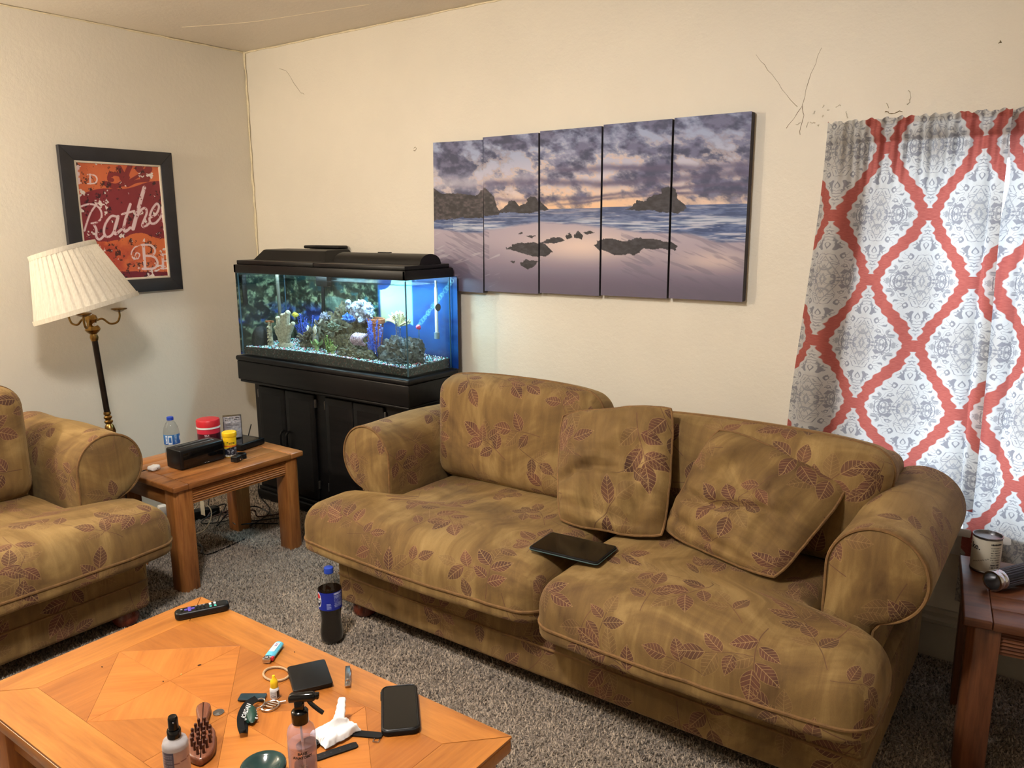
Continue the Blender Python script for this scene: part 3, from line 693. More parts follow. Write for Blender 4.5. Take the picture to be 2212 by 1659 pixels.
# ------------------------------------------------------------------ five canvas panels with one seascape across them
def seascape(s, t):
    n1 = fbm(s * 3.0, t * 9, 5); n2 = fbm(s * 2.2 + 40, t * 14 + 7, 5); n3 = fbm(s * 14 + 9, t * 60, 3)
    warm = np.exp(-((s - 2.6) / 1.5) ** 2)
    sky = lerp((158, 170, 206), (214, 206, 218), sstep(0.05, 0.35, t))
    sky = lerp(sky, (250, 204, 160), sstep(0.30, 0.47, t) * (0.45 + 0.5 * warm))
    diag = fbm(s * 2.4 + t * 3.5, t * 11 - s * 1.6, 6, 0.6)
    cl = sstep(0.36, 0.66, diag + 0.30 * (0.22 - t) + 0.06 * np.sin(s * 1.7))
    cl *= 1 - 0.7 * np.exp(-((t - 0.27) / 0.05) ** 2) * (1 - sstep(1.6, 2.3, s))
    ccol = lerp((52, 58, 92), (104, 106, 142), sstep(.3, .7, fbm(s * 7 + 3, t * 26, 4)))
    sky = lerp(sky, ccol, np.clip(cl, 0, 1) * (1 - 0.2 * sstep(0.38, 0.47, t)))
    rim = np.exp(-((diag + 0.30 * (0.22 - t) - 0.44) / 0.035) ** 2) * sstep(0.03, 0.2, t)
    sky = lerp(sky, (246, 204, 170), rim * 0.55 * (0.4 + 0.6 * warm))
    for tc, w, s0, s1 in ((0.315, 0.022, 1.0, 5.2), (0.395, 0.012, 1.1, 5.0), (0.43, 0.008, 2.2, 5.2), (0.255, 0.02, 2.2, 5.2)):
        b = np.exp(-((t - tc + 0.02 * np.sin(s * 1.3 + tc * 20) - 0.03 * (n1 - 0.5)) / w) ** 2) * sstep(s0 - .3, s0 + .3, s) * (n2 + 0.35)
        sky = lerp(sky, (84, 78, 112), np.clip(b, 0, 1) * 0.85)
    # sea
    hz = 0.472
    wave = fbm(s * 5 + 3, t * 75, 4, 0.6); wv2 = fbm(s * 2.5 + 30, t * 130, 4, 0.6)
    sea = lerp((100, 118, 164), (48, 70, 118), sstep(.3, .7, wave))
    sea = lerp(sea, (222, 218, 230), sstep(0.54, 0.68, wv2) * (0.35 + 0.4 * sstep(0.47, 0.6, t)))
    sea = lerp(sea, (226, 190, 176), warm * 0.35 * sstep(0.62, 0.45, t) * wv2)
    surf = np.exp(-((t - 0.565 + 0.015 * np.sin(s * 3) - 0.01 * n1) / 0.018) ** 2) * (s > 0.4)
    sea = lerp(sea, (200, 208, 224), surf * sstep(0.3, 0.6, wv2) * 0.8)
    # sand: the shore runs lower to the right
    shore = 0.575 + 0.02 * np.sin(s * 2.2) + 0.055 * sstep(2.6, 5.0, s) + 0.07 * sstep(3.9, 5, s) + 0.03 * (n1 - .5)
    sd = fbm(s * 3 + 60, t * 40, 4)
    sand = lerp((176, 164, 180), (104, 94, 118), sstep(0.62, 0.98, t))
    gl = np.exp(-((s - 2.7) / 0.9) ** 2) * np.exp(-((t - 0.70) / 0.09) ** 2) + 0.7 * np.exp(-((s - 4.6) / 0.5) ** 2) * np.exp(-((t - 0.78) / 0.06) ** 2)
    sand = lerp(sand, (240, 214, 200), np.clip(gl, 0, 1) * 0.85)
    sand = lerp(sand, (96, 92, 112), sstep(0.5, 0.68, fbm(s * 2 + t * 6, t * 55 - s * 9, 3)) * 0.35 * ((s > 3.3) | (s < 1.1)))
    sand = lerp(sand, (200, 194, 206), sstep(0.60, 0.75, fbm(s * 2.5 - t * 3, t * 40 + s * 6, 3)) * 0.5 * (s < 1.3))
    sand = lerp(sand, (92, 84, 100), sstep(0.85, 1.0, t) * 0.45)
    c = np.where((t < hz)[:, None], sky, lerp(sea, sand, sstep(shore - 0.012, shore + 0.012, t)))
    # rocks
    js, jt = s + 0.05 * (n3 - 0.5) + 0.03 * (n1 - .5), t + 0.018 * (n3 - 0.5)
    rocks = [[(-.2, .29), (0.0, .30), (.15, .335), (.8, .35), (.93, .345), (.95, .325), (1.05, .325), (1.2, .38), (1.24, .44), (1.3, .475), (1.28, .50), (0.6, .50), (-.2, .535)],
             [(1.28, .475), (1.38, .455), (1.5, .41), (1.58, .405), (1.66, .44), (1.78, .43), (1.8, .40), (1.86, .385), (1.95, .39), (2.02, .43), (2.1, .455), (2.15, .475), (1.9, .485), (1.28, .485)],
             [(3.35, .49), (3.45, .475), (3.52, .435), (3.62, .445), (3.75, .41), (3.87, .405), (3.87, .375), (3.97, .365), (4.05, .39), (4.08, .44), (4.18, .47), (4.22, .495), (4.1, .52), (3.95, .51), (3.7, .495)],
             [(1.40, .715), (1.55, .685), (1.9, .67), (2.1, .69), (2.22, .735), (2.1, .765), (1.8, .755), (1.6, .73)],
             [(2.02, .69), (2.12, .66), (2.3, .645), (2.42, .66), (2.3, .68), (2.15, .685)],
             [(2.42, .635), (2.52, .62), (2.55, .645), (2.45, .655)], [(2.58, .63), (2.66, .61), (2.72, .63), (2.7, .655), (2.58, .65)], [(2.74, .62), (2.84, .605), (2.92, .615), (2.8, .63)],
             [(2.90, .69), (3.05, .655), (3.25, .665), (3.4, .675), (3.55, .655), (3.8, .66), (4.0, .675), (4.1, .70), (4.08, .725), (3.9, .715), (3.65, .715), (3.5, .75), (3.2, .755), (3.0, .725)],
             [(1.66, .80), (1.8, .785), (2.02, .79), (1.95, .82), (1.8, .84), (1.68, .82)], [(1.5, .80), (1.58, .79), (1.56, .81)],
             [(1.62, .615), (1.72, .61), (1.74, .618), (1.66, .622)], [(1.8, .635), (1.98, .63), (1.9, .65)]]
    for k, p in enumerate(rocks):
        m = inpoly(js, jt, p)
        c = np.where(m[:, None], lerp((26, 24, 32), (84, 74, 80) if k in (0,) else (58, 54, 64), np.clip((n3 - 0.3) * 2.2, 0, 1)), c)
    return c
panel_w, panel_h, panel_d = 0.2975, 0.682, 0.036
_lab = ['first canvas of the seascape, dark headland, above the aquarium corner', 'second canvas of the seascape, small sea stacks on the horizon',
        'middle canvas of the seascape, brightest glow on wet sand', 'fourth canvas of the seascape, jagged sea rock on the horizon', 'rightmost canvas of the seascape, open waves and rippled sand']
for i in range(5):
    x0 = -2.566 + i * 0.3065; zc = [1.535, 1.542, 1.547, 1.551, 1.553][i]
    th = Thing('canvas_panel', _lab[i], 'canvas print', (x0 + panel_w / 2, YW - panel_d / 2, zc - panel_h / 2), 0, 'five canvas seascape')
    g, u, v = print_grid(panel_w, panel_h, 150, 330)
    c = lin(seascape(i + u, v)) * 0.88
    yf = -panel_d / 2 - 0.0006 + [-.012, 0, 0, 0, 0][i] * 0
    th.part('print', (g[0] + np.array([0, yf, panel_h / 2]), g[1]), M_print, local=True, colors=c, smooth=0)
    b = th.part('stretcher', rbox((0, 0, panel_h / 2), (panel_w, panel_d - 0.0004, panel_h), 0.003), M_canvas_side, local=True)
    if i == 0: th.o.rotation_euler = (0, math.radians(1.0), 0)

# ------------------------------------------------------------------ framed poster on the left wall
def poster_paint(s, t):
    x, y = 575 + s * (695 + 20 * t) + t * 95 - 10, 0 * s
    # chart: print corners in the enlarged photo: TL(575,345) TR(1270,385) BR(1355,1290) BL(690,1320)
    X = (1 - s) * (1 - t) * 575 + s * (1 - t) * 1272 + s * t * 1358 + (1 - s) * t * 672
    Y = (1 - s) * (1 - t) * 345 + s * (1 - t) * 383 + s * t * 1288 + (1 - s) * t * 1335
    n1 = fbm(s * 6, t * 8, 5); n2 = fbm(s * 30 + 5, t * 40, 4); n3 = fbm(s * 14 + 50, t * 18, 5, 0.65)
    c = lerp((122, 34, 44), (140, 48, 56), n1)
    top = Y < 600 - 0.14 * (X - 600) + 14 * np.sin(X / 70)
    c = np.where(top[:, None], lerp((196, 92, 56), (214, 116, 70), n1), c)
    low = Y > 1010 - 60 * np.exp(-((X - 1090) / 140) ** 2) - 0.05 * (X - 700) + 20 * (n3 - .5)
    c = np.where(low[:, None], lerp((178, 70, 48), (212, 110, 62), sstep(0.3, 0.7, n1 + 0.25 * sstep(900, 1150, X))), c)
    c = np.where((Y > 1255 + 20 * (n3 - .5))[:, None], lerp((108, 26, 40), (126, 36, 46), n1), c)
    mar = (120, 34, 42)
    for pts, w in (([(820, 520), (900, 540), (970, 500), (1000, 420), (1020, 380)], 22), ([(960, 530), (1050, 480), (1120, 440)], 14),
                   ([(950, 480), (935, 450), (895, 440), (850, 450), (845, 485), (870, 490)], 16), ([(1000, 535), (1080, 500), (1180, 490)], 14), ([(930, 390), (960, 440), (1000, 470)], 20)):
        m = (polydist(X, Y, spl(pts)) < w) & top; c = np.where(m[:, None], lerp(mar, (140, 48, 48), n1), c)
    for px_, py_, r in ((1100, 395, 34), (1150, 440, 42), (1185, 400, 34), (1130, 470, 22), (1190, 455, 28), (860, 445, 26)):
        m = (np.hypot(X - px_, Y - py_) < r + 10 * (n3 - .5)) & top; c = np.where(m[:, None], lerp(mar, (140, 48, 48), n1), c)
    # distress: dark and white scuffs
    c = np.where((sstep(0.60, 0.66, n3) * (n2 > 0.50) > 0.3)[:, None], lerp((36, 18, 26), c, 0.25 + 0 * n1), c)
    wh = fbm(s * 10 + 80, t * 12 + 3, 4); c = np.where(((wh > 0.66) & (n2 > 0.56))[:, None], np.array((226, 214, 208)), c)
    ink = (228, 206, 208)
    st = [([(612, 712), (680, 690), (740, 702), (776, 745), (780, 800), (750, 838), (700, 850)], 8), ([(742, 690), (695, 760), (662, 850), (645, 912)], 8),
          ([(712, 850), (738, 900), (738, 960), (765, 986), (808, 945)], 10), ([(905, 792), (860, 790), (815, 850), (800, 920), (820, 962), (862, 948), (898, 880), (922, 790)], 10),
          ([(918, 790), (888, 900), (897, 938), (945, 900)], 12), ([(1022, 690), (985, 800), (966, 880), (978, 916), (1020, 885)], 12), ([(950, 772), (1055, 745)], 9),
          ([(1145, 553), (1100, 700), (1045, 892)], 17), ([(1065, 830), (1110, 745), (1150, 720), (1166, 760), (1126, 858), (1146, 876), (1186, 848)], 10),
          ([(1195, 800), (1250, 770), (1277, 712), (1256, 684), (1215, 730), (1190, 800), (1205, 846), (1250, 840), (1296, 785)], 10), ([(1296, 790), (1310, 735), (1304, 720), (1318, 835)], 10),
          ([(595, 380), (600, 515)], 12), ([(578, 380), (614, 380)], 5), ([(582, 515), (620, 515)], 5), ([(690, 445), (692, 520)], 8), ([(672, 446), (725, 452), (746, 482), (730, 515), (672, 521)], 6),
          ([(1135, 1030), (1150, 1232)], 13), ([(1118, 1030), (1200, 1030), (1240, 1075), (1215, 1115), (1145, 1120)], 9), ([(1145, 1120), (1230, 1130), (1262, 1180), (1230, 1226), (1128, 1232)], 10),
          ([(1120, 1030), (1060, 1050), (1030, 1100), (1045, 1142), (1085, 1146), (1102, 1112), (1080, 1095), (1066, 1108)], 6),
          ([(1308, 1108), (1314, 1226)], 11), ([(1292, 1108), (1370, 1104)], 6), ([(1310, 1165), (1352, 1162)], 6), ([(1292, 1228), (1372, 1224)], 7)]
    tx = np.zeros_like(s)
    for pts, w in st: tx = np.maximum(tx, sstep(w + 1.5, w - 1.5, polydist(X, Y, spl(pts) if len(pts) > 2 else pts)))
    return lerp(c, ink, tx * np.where(n2 > 0.31, 0.95, 0.25))
PW, PH = 0.568, 0.705
po = Thing('framed_poster', 'black framed red and orange typographic poster behind the lamp', 'framed poster', (XL + 0.013, 2.158, 1.172), math.radians(90))
_fz = PH / 2
def frame_ring(w, h, bw, d0, d1, prof=0.0):
    gs = []
    for sx in (-1, 1): gs.append(('stile', bprism([(sx * w / 2, -h / 2), (sx * w / 2, h / 2), (sx * (w / 2 - bw), h / 2 - bw), (sx * (w / 2 - bw), -h / 2 + bw)], d0, d1, 0.002)))
    for sz in (-1, 1): gs.append(('rail', bprism([(-w / 2, sz * h / 2), (w / 2, sz * h / 2), (w / 2 - bw, sz * (h / 2 - bw)), (-w / 2 + bw, sz * (h / 2 - bw))], d0, d1, 0.002)))
    return [(n, mv(swapyz(g), (0, 0, _fz))) for n, g in gs]
for n, g in frame_ring(PW, PH, 0.066, -0.011, 0.014): po.part('frame_' + n, g, M_frameblk, local=True)
for n, g in frame_ring(PW - 0.130, PH - 0.130, 0.011, -0.008, 0.010): po.part('liner_' + n, g, M_liner, local=True)
g, u, v = print_grid(PW - 0.15, PH - 0.15, 280, 370)
po.part('print', (g[0] + np.array([0, -0.004, _fz]), g[1]), M_poster, local=True, colors=lin(poster_paint(u, v)), smooth=0)
po.part('backing', rbox((0, 0.003, _fz), (PW - 0.05, 0.008, PH - 0.05)), M_blackmat, local=True)
po.o.rotation_euler = (math.radians(0), math.radians(0), math.radians(90))
# ------------------------------------------------------------------ upholstery
def rounded_box(h, r, n, deform=None):
    """welded rounded box of half size h, edge radius r, grid n per axis; uv unfolded from the top in metres"""
    hx, hy, hz = h; V, F, UV, key = [], [], [], {}
    def vid(p):
        k = (round(p[0], 5), round(p[1], 5), round(p[2], 5))
        if k not in key: key[k] = len(V); V.append(p)
        return key[k]
    ax = [np.linspace(-h[i], h[i], n[i] + 1) for i in range(3)]
    def ease(a, H):                                    # more rows near the edges
        t = a / H; return H * np.sin(t * PI / 2) * 0.55 + a * 0.45
    ax = [ease(a, H) for a, H in zip(ax, h)]
    def face(A, B, fixed, val, uvf, flip):
        for i in range(len(ax[A]) - 1):
            for j in range(len(ax[B]) - 1):
                q = []
                for a, b in ((i, j), (i + 1, j), (i + 1, j + 1), (i, j + 1)):
                    p = [0, 0, 0]; p[A] = ax[A][a]; p[B] = ax[B][b]; p[fixed] = val; q.append(tuple(p))
                if flip: q = q[::-1]
                F.append(tuple(vid(p) for p in q)); UV.extend(uvf(p) for p in q)
    face(0, 1, 2, hz, lambda p: (p[0], p[1]), False)
    face(0, 1, 2, -hz, lambda p: (p[0] + 3, p[1]), True)
    face(0, 2, 1, -hy, lambda p: (p[0], -hy - (hz - p[2])), False)
    face(0, 2, 1, hy, lambda p: (p[0], hy + (hz - p[2])), True)
    face(1, 2, 0, hx, lambda p: (hx + (hz - p[2]), p[1]), False)
    face(1, 2, 0, -hx, lambda p: (-hx - (hz - p[2]), p[1]), True)
    P = np.array(V, float); f = lambda P: rb_map(P, h, r, deform)
    return (f(P), F), np.array(UV, np.float32), f
def rb_map(P, h, r, deform):
    """r is one edge radius, or (plan radius, top radius, bottom radius)"""
    P = np.asarray(P, float); H = np.array(h); N = len(P)
    if isinstance(r, tuple): rr = np.stack([np.full(N, r[0]), np.full(N, r[0]), np.where(P[:, 2] > 0, r[1], r[2])], 1)
    else: rr = np.full((N, 3), r)
    rr = np.minimum(rr, H * 0.98)
    inner = np.clip(P, -(H - rr), H - rr); d = (P - inner) / rr
    L = np.linalg.norm(d, axis=1, keepdims=True); d = d / np.maximum(L, 1e-9)
    Q = inner + d * rr
    return deform(Q, h) if deform else Q
def crease(Q, amp, f, seed):
    return amp * (fbm(Q[:, 0] * f + seed, Q[:, 1] * f * 0.7 + seed * 1.7, 3) - 0.5)

def bun_foot(T_, x, y, z1=0.07, r=0.05):
    T_.part('foot', lathe([(0.0, 0), (r * .7, 0), (r * .95, .014), (r, .03), (r * .92, .048), (r * .7, z1 - .004), (r * .7, z1 + .01), (0, z1 + .01)], 24, (x, y, 0)), M_mahog, local=True, label='dark red wooden bun foot')

def arm_profile(side):
    """(x,z) outline of a rolled arm about its roll centre, outward = +x*side"""
    r, zc = 0.132, 0.588; P = [(-r, 0.20), (-r, 0.34), (-r, 0.46), (-r, zc - 0.04)]
    for i in range(0, 33):
        a = math.radians(180 - i * (245 / 32)); P.append((r * math.cos(a), zc + r * math.sin(a)))
    P += [(0.022, 0.455), (0.006, 0.43), (0.004, 0.36), (0.004, 0.20)]
    return [(x * side, z) for x, z in P]

def make_seat(T_, W, D, arms, cushions, backs, name_seed):
    """T_ is the sofa; local frame x along the width, y back from the front, z up"""
    B = T_.part('base', bb(0.0, W, 0.0, D - 0.06, 0.066, 0.30, 0.022, 4), M_leaf, local=True, uvshift=(0.31, 0.62))
    for pth in ([(0.012, D - .1, .18), (-.001, .03, .18), (.006, .006, .18), (.03, -.002, .18), (W - .03, -.002, .18), (W - .006, .006, .18), (W + .001, .03, .18), (W - .012, D - .1, .18)],):
        T_.part('piping', tube(pth, 0.0042, 6), M_pipe, B, local=True)
    T_.part('back_frame', bb(0.04, W - 0.10, D - 0.17, D, 0.066, 0.76, 0.05, 5), M_leaf, local=True)
    for x in (0.07, W - 0.07):
        for y in (0.075, D - 0.12): bun_foot(T_, x, y)
    for side, cx_ in arms:
        prof = arm_profile(side); n = len(prof); y0, y1 = 0.205, D - 0.03
        ys = [y0, y0 + .003, y0 + .010, y0 + .022] + list(np.linspace(y0 + .05, y1, 16)); ins = [0.012, 0.005, 0.001, 0.0] + [0.0] * 16
        arc = [0.0]
        for (a, b), (c, d) in zip(prof[:-1], prof[1:]): arc.append(arc[-1] + math.hypot(c - a, d - b))
        cxm, czm = 0.0, 0.588; V, UV = [], []
        for k, (y, q) in enumerate(zip(ys, ins)):
            for i, (x, z) in enumerate(prof):
                dx, dz = x - cxm, z - czm; L = math.hypot(dx, dz) + 1e-9; s = 1 - q / L if z > 0.47 else 1
                X = cx_ + dx * s if z > 0.47 else cx_ + x - side * math.copysign(q, side * x + 0.06) * 0
                bul = 0.012 * math.sin(PI * (y - y0) / (y1 - y0)) * (1 if z > 0.5 else 0) * math.sin(y * 9 + i * 0.2) * 0.6
                Z = czm + dz * s + (bul if z > 0.6 else 0) - 0.02 * sstep(0.3, 1.0, np.array((y - y0) / (y1 - y0))) * (z > 0.5) * 0
                V.append((X, y, Z)); UV.append((arc[i], y))
        Fc = []
        for k in range(len(ys) - 1):
            for i in range(n - 1):
                q4 = (k * n + i, k * n + i + 1, (k + 1) * n + i + 1, (k + 1) * n + i)
                Fc.append(q4 if side > 0 else q4[::-1])
        A = T_.part('arm', (V, Fc), M_leaf, local=True, uv=np.array(UV, np.float32), smooth=60)
        # padded front panel of the arm, bounded by piping
        core = prof; ctr = (-0.045 * side, 0.50); V, UV = [], []
        rings = [(1.0, 0.004), (0.93, -0.004), (0.7, -0.012), (0.4, -0.016), (0.1, -0.017)]
        for s, dy in rings:
            for x, z in core:
                # shrink towards the spine of the panel (roll centre above, stem below)
                tx, tz = (0.0, 0.588) if z > 0.5 else (-0.062 * side, z)
                V.append((cx_ + tx + (x - tx) * s * 0.93, y0 + dy, tz + (z - tz) * s * 0.97)); UV.append((V[-1][0] + 1.13, V[-1][2] + 0.4))
        Fc = []; m = len(core)
        for k in range(len(rings) - 1):
            for i in range(m - 1):
                q4 = (k * m + i, (k + 1) * m + i, (k + 1) * m + i + 1, k * m + i + 1)
                Fc.append(q4 if side > 0 else q4[::-1])
        fc = tuple((len(rings) - 1) * m + i for i in range(m)); Fc.append(fc[::-1] if side < 0 else fc)
        T_.part('arm_front', (V, Fc), M_leaf, A, local=True, uv=np.array(UV, np.float32), smooth=60)
        pp = [(cx_ + x * 0.955, y0 + 0.001, 0.588 + (z - 0.588) * 0.975) for x, z in core]
        T_.part('piping', tube(pp, 0.0045, 6), M_pipe, A, local=True)
    for k, (xl, xr, xl_in, xr_in, yf, yb, ztop, seed) in enumerate(cushions):
        h = ((xr - xl) / 2, (yb - yf) / 2, 0.092); xc, yc, zc = (xl + xr) / 2, (yf + yb) / 2, ztop - 0.092
        def dfm(Q, h, xl=xl, xr=xr, xl_in=xl_in, xr_in=xr_in, xc=xc, yc=yc, zc=zc, seed=seed):
            Q = Q.copy(); sx, sy, sz = Q[:, 0] / h[0], Q[:, 1] / h[1], Q[:, 2] / h[2]
            dome = np.clip(1 - sx ** 4, 0, 1) * np.clip(1 - sy ** 4, 0, 1)
            Q[:, 2] += 0.022 * dome * sz + crease(Q, 0.020, 5, seed) * dome * (sz > -.2) + crease(Q, 0.008, 22, seed + 3) * dome * (sz > -.2)
            Q[:, 1] -= 0.022 * np.clip(-sy, 0, 1) ** 2 * (1 - sx ** 2) * (1 - 0.4 * sz) + crease(Q[:, [0, 2, 1]], 0.016, 7, seed) * (sy < -.6)
            y = Q[:, 1] + yc; t = sstep(0.12, 0.21, y)
            a = xl + (xl_in - xl) * t; b = xr + (xr_in - xr) * t; u = (Q[:, 0] + xc - xl) / (xr - xl)
            Q[:, 0] = a + (b - a) * u; Q[:, 1] = y; Q[:, 2] += zc
            return Q
        (V, F), UV, f = rounded_box(h, (0.075, 0.088, 0.022), (44, 36, 14), dfm)
        UV = UV + np.array([xc + 0.9 * seed, yc + 0.31 * seed])
        c = T_.part('seat_cushion', (V, F), M_leaf, local=True, uv=UV, smooth=180)
        L = [(-h[0], y, -0.040) for y in np.linspace(h[1] * .2, -h[1], 18)] + [(x, -h[1], -0.040) for x in np.linspace(-h[0], h[0], 44)] + [(h[0], y, -0.040) for y in np.linspace(-h[1], h[1] * .2, 18)]
        pts = f(np.array(L)); pts[:, 1] -= 0.001
        T_.part('piping', tube([tuple(p) for p in pts], 0.0048, 6), M_pipe, c, local=True)
    for k, (xl, xr, wid_top, zb, zt, yb_, lean, seed, th) in enumerate(backs):
        h = ((xr - xl) / 2, th / 2, (zt - zb) / 2); xc, zc = (xl + xr) / 2, (zb + zt) / 2
        def dfm(Q, h, xc=xc, zc=zc, yb_=yb_, lean=lean, seed=seed, wid_top=wid_top):
            Q = Q.copy(); sx, sy, sz = Q[:, 0] / h[0], Q[:, 1] / h[1], Q[:, 2] / h[2]
            dome = np.clip(1 - sx ** 4, 0, 1) * np.clip(1 - sz ** 4, 0, 1)
            Q[:, 1] -= (0.035 * dome + crease(Q[:, [0, 2, 1]], 0.035, 4.5, seed) * dome + crease(Q[:, [0, 2, 1]], 0.012, 16, seed + 2) * dome) * (sy < 0.2)
            Q[:, 0] *= 1 + wid_top * sstep(-1, 1, sz)
            Q[:, 2] += 0.018 * (1 - sx ** 2) * np.clip(sz, 0, 1) - 0.02 * np.abs(sx) ** 5 * np.clip(sz, 0, 1)
            ca, sa = math.cos(lean), math.sin(lean); y, z = Q[:, 1].copy(), Q[:, 2].copy() + h[2]
            Q[:, 1] = y * ca + z * sa + yb_; Q[:, 2] = -y * sa + z * ca + zc - h[2]; Q[:, 0] += xc
            return Q
        (V, F), UV, f = rounded_box(h, 0.07, (40, 14, 26), dfm)
        UV = UV + np.array([xc + 0.77 * seed, 0.53 * seed])
        c = T_.part('back_cushion', (V, F), M_leaf, local=True, uv=UV, smooth=180)
        yq = -h[1] * 0.35
        L = [(-h[0], yq, z) for z in np.linspace(-h[2], h[2], 20)[:-1]] + [(x, yq, h[2]) for x in np.linspace(-h[0], h[0], 36)[:-1]] + [(h[0], yq, z) for z in np.linspace(h[2], -h[2], 20)]
        pts = f(np.array(L))
        T_.part('piping', tube([tuple(p) for p in pts], 0.0048, 6), M_pipe, c, local=True)

sofa = Thing('sofa', 'long gold brown sofa with leaf pattern velvet and rolled arms', 'sofa', (-2.24, 1.935, 0))
make_seat(sofa, 1.915, 0.905, [(-1, -0.03), (1, 1.872)],
          [(-0.115, 0.985, 0.108, 0.985, -0.085, 0.60, 0.462, 1.0), (0.985, 1.945, 0.985, 1.735, -0.11, 0.60, 0.455, 2.6)],
          [(0.085, 0.80, 0.10, 0.455, 0.885, 0.575, 0.16, 5.0, 0.20), (0.88, 1.80, 0.08, 0.455, 0.835, 0.585, 0.14, 8.0, 0.19)], 0)
chair = Thing('loveseat', 'gold brown leaf pattern loveseat by the left wall, cut off by the frame', 'sofa', (-2.79, 1.487 - 1.5, 0), math.radians(90))
make_seat(chair, 1.5, 0.905, [(-1, -0.03), (1, 1.50)],
          [(-0.1, 0.75, 0.108, 0.75, -0.085, 0.60, 0.462, 3.3), (0.75, 1.585, 0.75, 1.365, -0.085, 0.60, 0.462, 4.4)],
          [(0.12, 0.74, 0.10, 0.455, 0.90, 0.545, 0.16, 6.0, 0.20), (0.76, 1.34, 0.06, 0.455, 0.90, 0.545, 0.16, 9.0, 0.20)], 0)

def pillow(name, label, c00, c10, c11, c01, th, seed, nrm_hint, group):
    """c00 bottom left, c10 bottom right, c11 top right, c01 top left (world)"""
    n = 34; C = [np.array(c, float) for c in (c00, c10, c11, c01)]
    u, v = np.meshgrid(np.linspace(0, 1, n), np.linspace(0, 1, n)); a, b = 2 * u - 1, 2 * v - 1
    pin = 0.07                                                        # sides drawn in between the corners
    ea, eb = np.abs(a) ** 6, np.abs(b) ** 6
    aa = a * (1 - 0.075 * b ** 4) + ea * np.sign(a) * 0.05 * (fbm(v * 4 + seed, u * 0 + seed, 3) - 0.5); bb_ = b * (1 - 0.075 * a ** 4) + eb * np.sign(b) * 0.05 * (fbm(u * 4 + seed * 2, v * 0 + 3.3, 3) - 0.5)
    uu, vv = (aa + 1) / 2, (bb_ + 1) / 2                              # soft corners, slightly wavy edges
    P = (1 - uu)[..., None] * (1 - vv)[..., None] * C[0] + uu[..., None] * (1 - vv)[..., None] * C[1] + uu[..., None] * vv[..., None] * C[2] + (1 - uu)[..., None] * vv[..., None] * C[3]
    N = np.cross(C[1] - C[0], C[3] - C[0]); N /= np.linalg.norm(N)
    if N @ np.array(nrm_hint) < 0: N = -N
    prof = (np.clip(1 - np.abs(a) ** 2.6, 0, 1) * np.clip(1 - np.abs(b) ** 2.6, 0, 1)) ** 0.52
    wr = (fbm(u * 5 + seed, v * 5 + seed, 4) - 0.5) * 0.07 * prof
    fold = 0.042 * np.exp(-((v - 0.38 - 0.10 * u + 0.05 * np.sin(u * 7 + seed)) / 0.035) ** 2) * np.exp(-((u - 0.25) / 0.5) ** 2)
    fold += 0.03 * np.exp(-((v - 0.16 + 0.12 * u) / 0.04) ** 2) + 0.014 * np.exp(-((v - 0.72 + 0.35 * u + 0.04 * np.sin(u * 9)) / 0.03) ** 2)
    fold += 0.010 * np.exp(-((u - 0.8 + 0.2 * v) / 0.03) ** 2)
    V, UV = [], []
    for sgn in (1, -1):
        Q = P + N * (sgn * (th * prof) + (wr - fold * prof if sgn > 0 else 0))[..., None]
        V += list(Q.reshape(-1, 3)); L = np.linalg.norm(C[1] - C[0])
        UV += list(np.stack([(u * L + seed * 0.83 + (2 if sgn < 0 else 0)).ravel(), (v * L + seed * 0.37).ravel()], 1))
    F = grid_faces(n, n); F2 = [tuple(i + n * n for i in f[::-1]) for f in F]
    base = (C[0] + C[1]) / 2
    Tp = Thing(name, label, 'pillow', tuple(base), 0, group)
    o = Tp.part('cover', (V, F + F2), M_leaf, uv=np.array(UV, np.float32), smooth=180)
    fixn(o.data)
    idx = [(0, j) for j in range(n)] + [(i, n - 1) for i in range(1, n)] + [(n - 1, j) for j in range(n - 2, -1, -1)] + [(i, 0) for i in range(n - 2, 0, -1)]
    Tp.part('piping', tube([tuple(P[i, j]) for i, j in idx], 0.0045, 6, closed=True), M_pipe, label='corded piping round the pillow')
    return Tp
pillow('throw_pillow', 'square leaf pattern throw pillow leaning upright at the middle of the sofa', (-1.40, 2.205, 0.485), (-1.03, 2.27, 0.485), (-1.085, 2.45, 0.905), (-1.545, 2.44, 0.815), 0.075, 2.2, (0, -1, 0.4), 'throw pillows on the sofa')
pillow('throw_pillow', 'slumped leaf pattern throw pillow lying against the right end of the sofa', (-1.06, 2.30, 0.50), (-0.635, 2.17, 0.485), (-0.505, 2.47, 0.735), (-0.935, 2.44, 0.86), 0.075, 5.7, (0, -1, 0.5), 'throw pillows on the sofa')

tb = Thing('tablet', 'black tablet lying on the seam of the two seat cushions', 'tablet', (-1.24, 2.045, 0.482), math.radians(4))
tb.part('body', bprism(rrect(0.242, 0.152, 0.012), 0.0, 0.011, 0.002), M_blackmat, local=True)
tb.part('screen', prism(rrect(0.232, 0.142, 0.008), 0.0112, 0.0116), M_screen, local=True, smooth=0)
tb.part('edge_band', tube([(x, y, 0.0045) for x, y in rrect(0.2425, 0.1525, 0.012)], 0.0016, 5, closed=True), plain('teal grey edge', (60, 84, 84), 0.4), local=True)
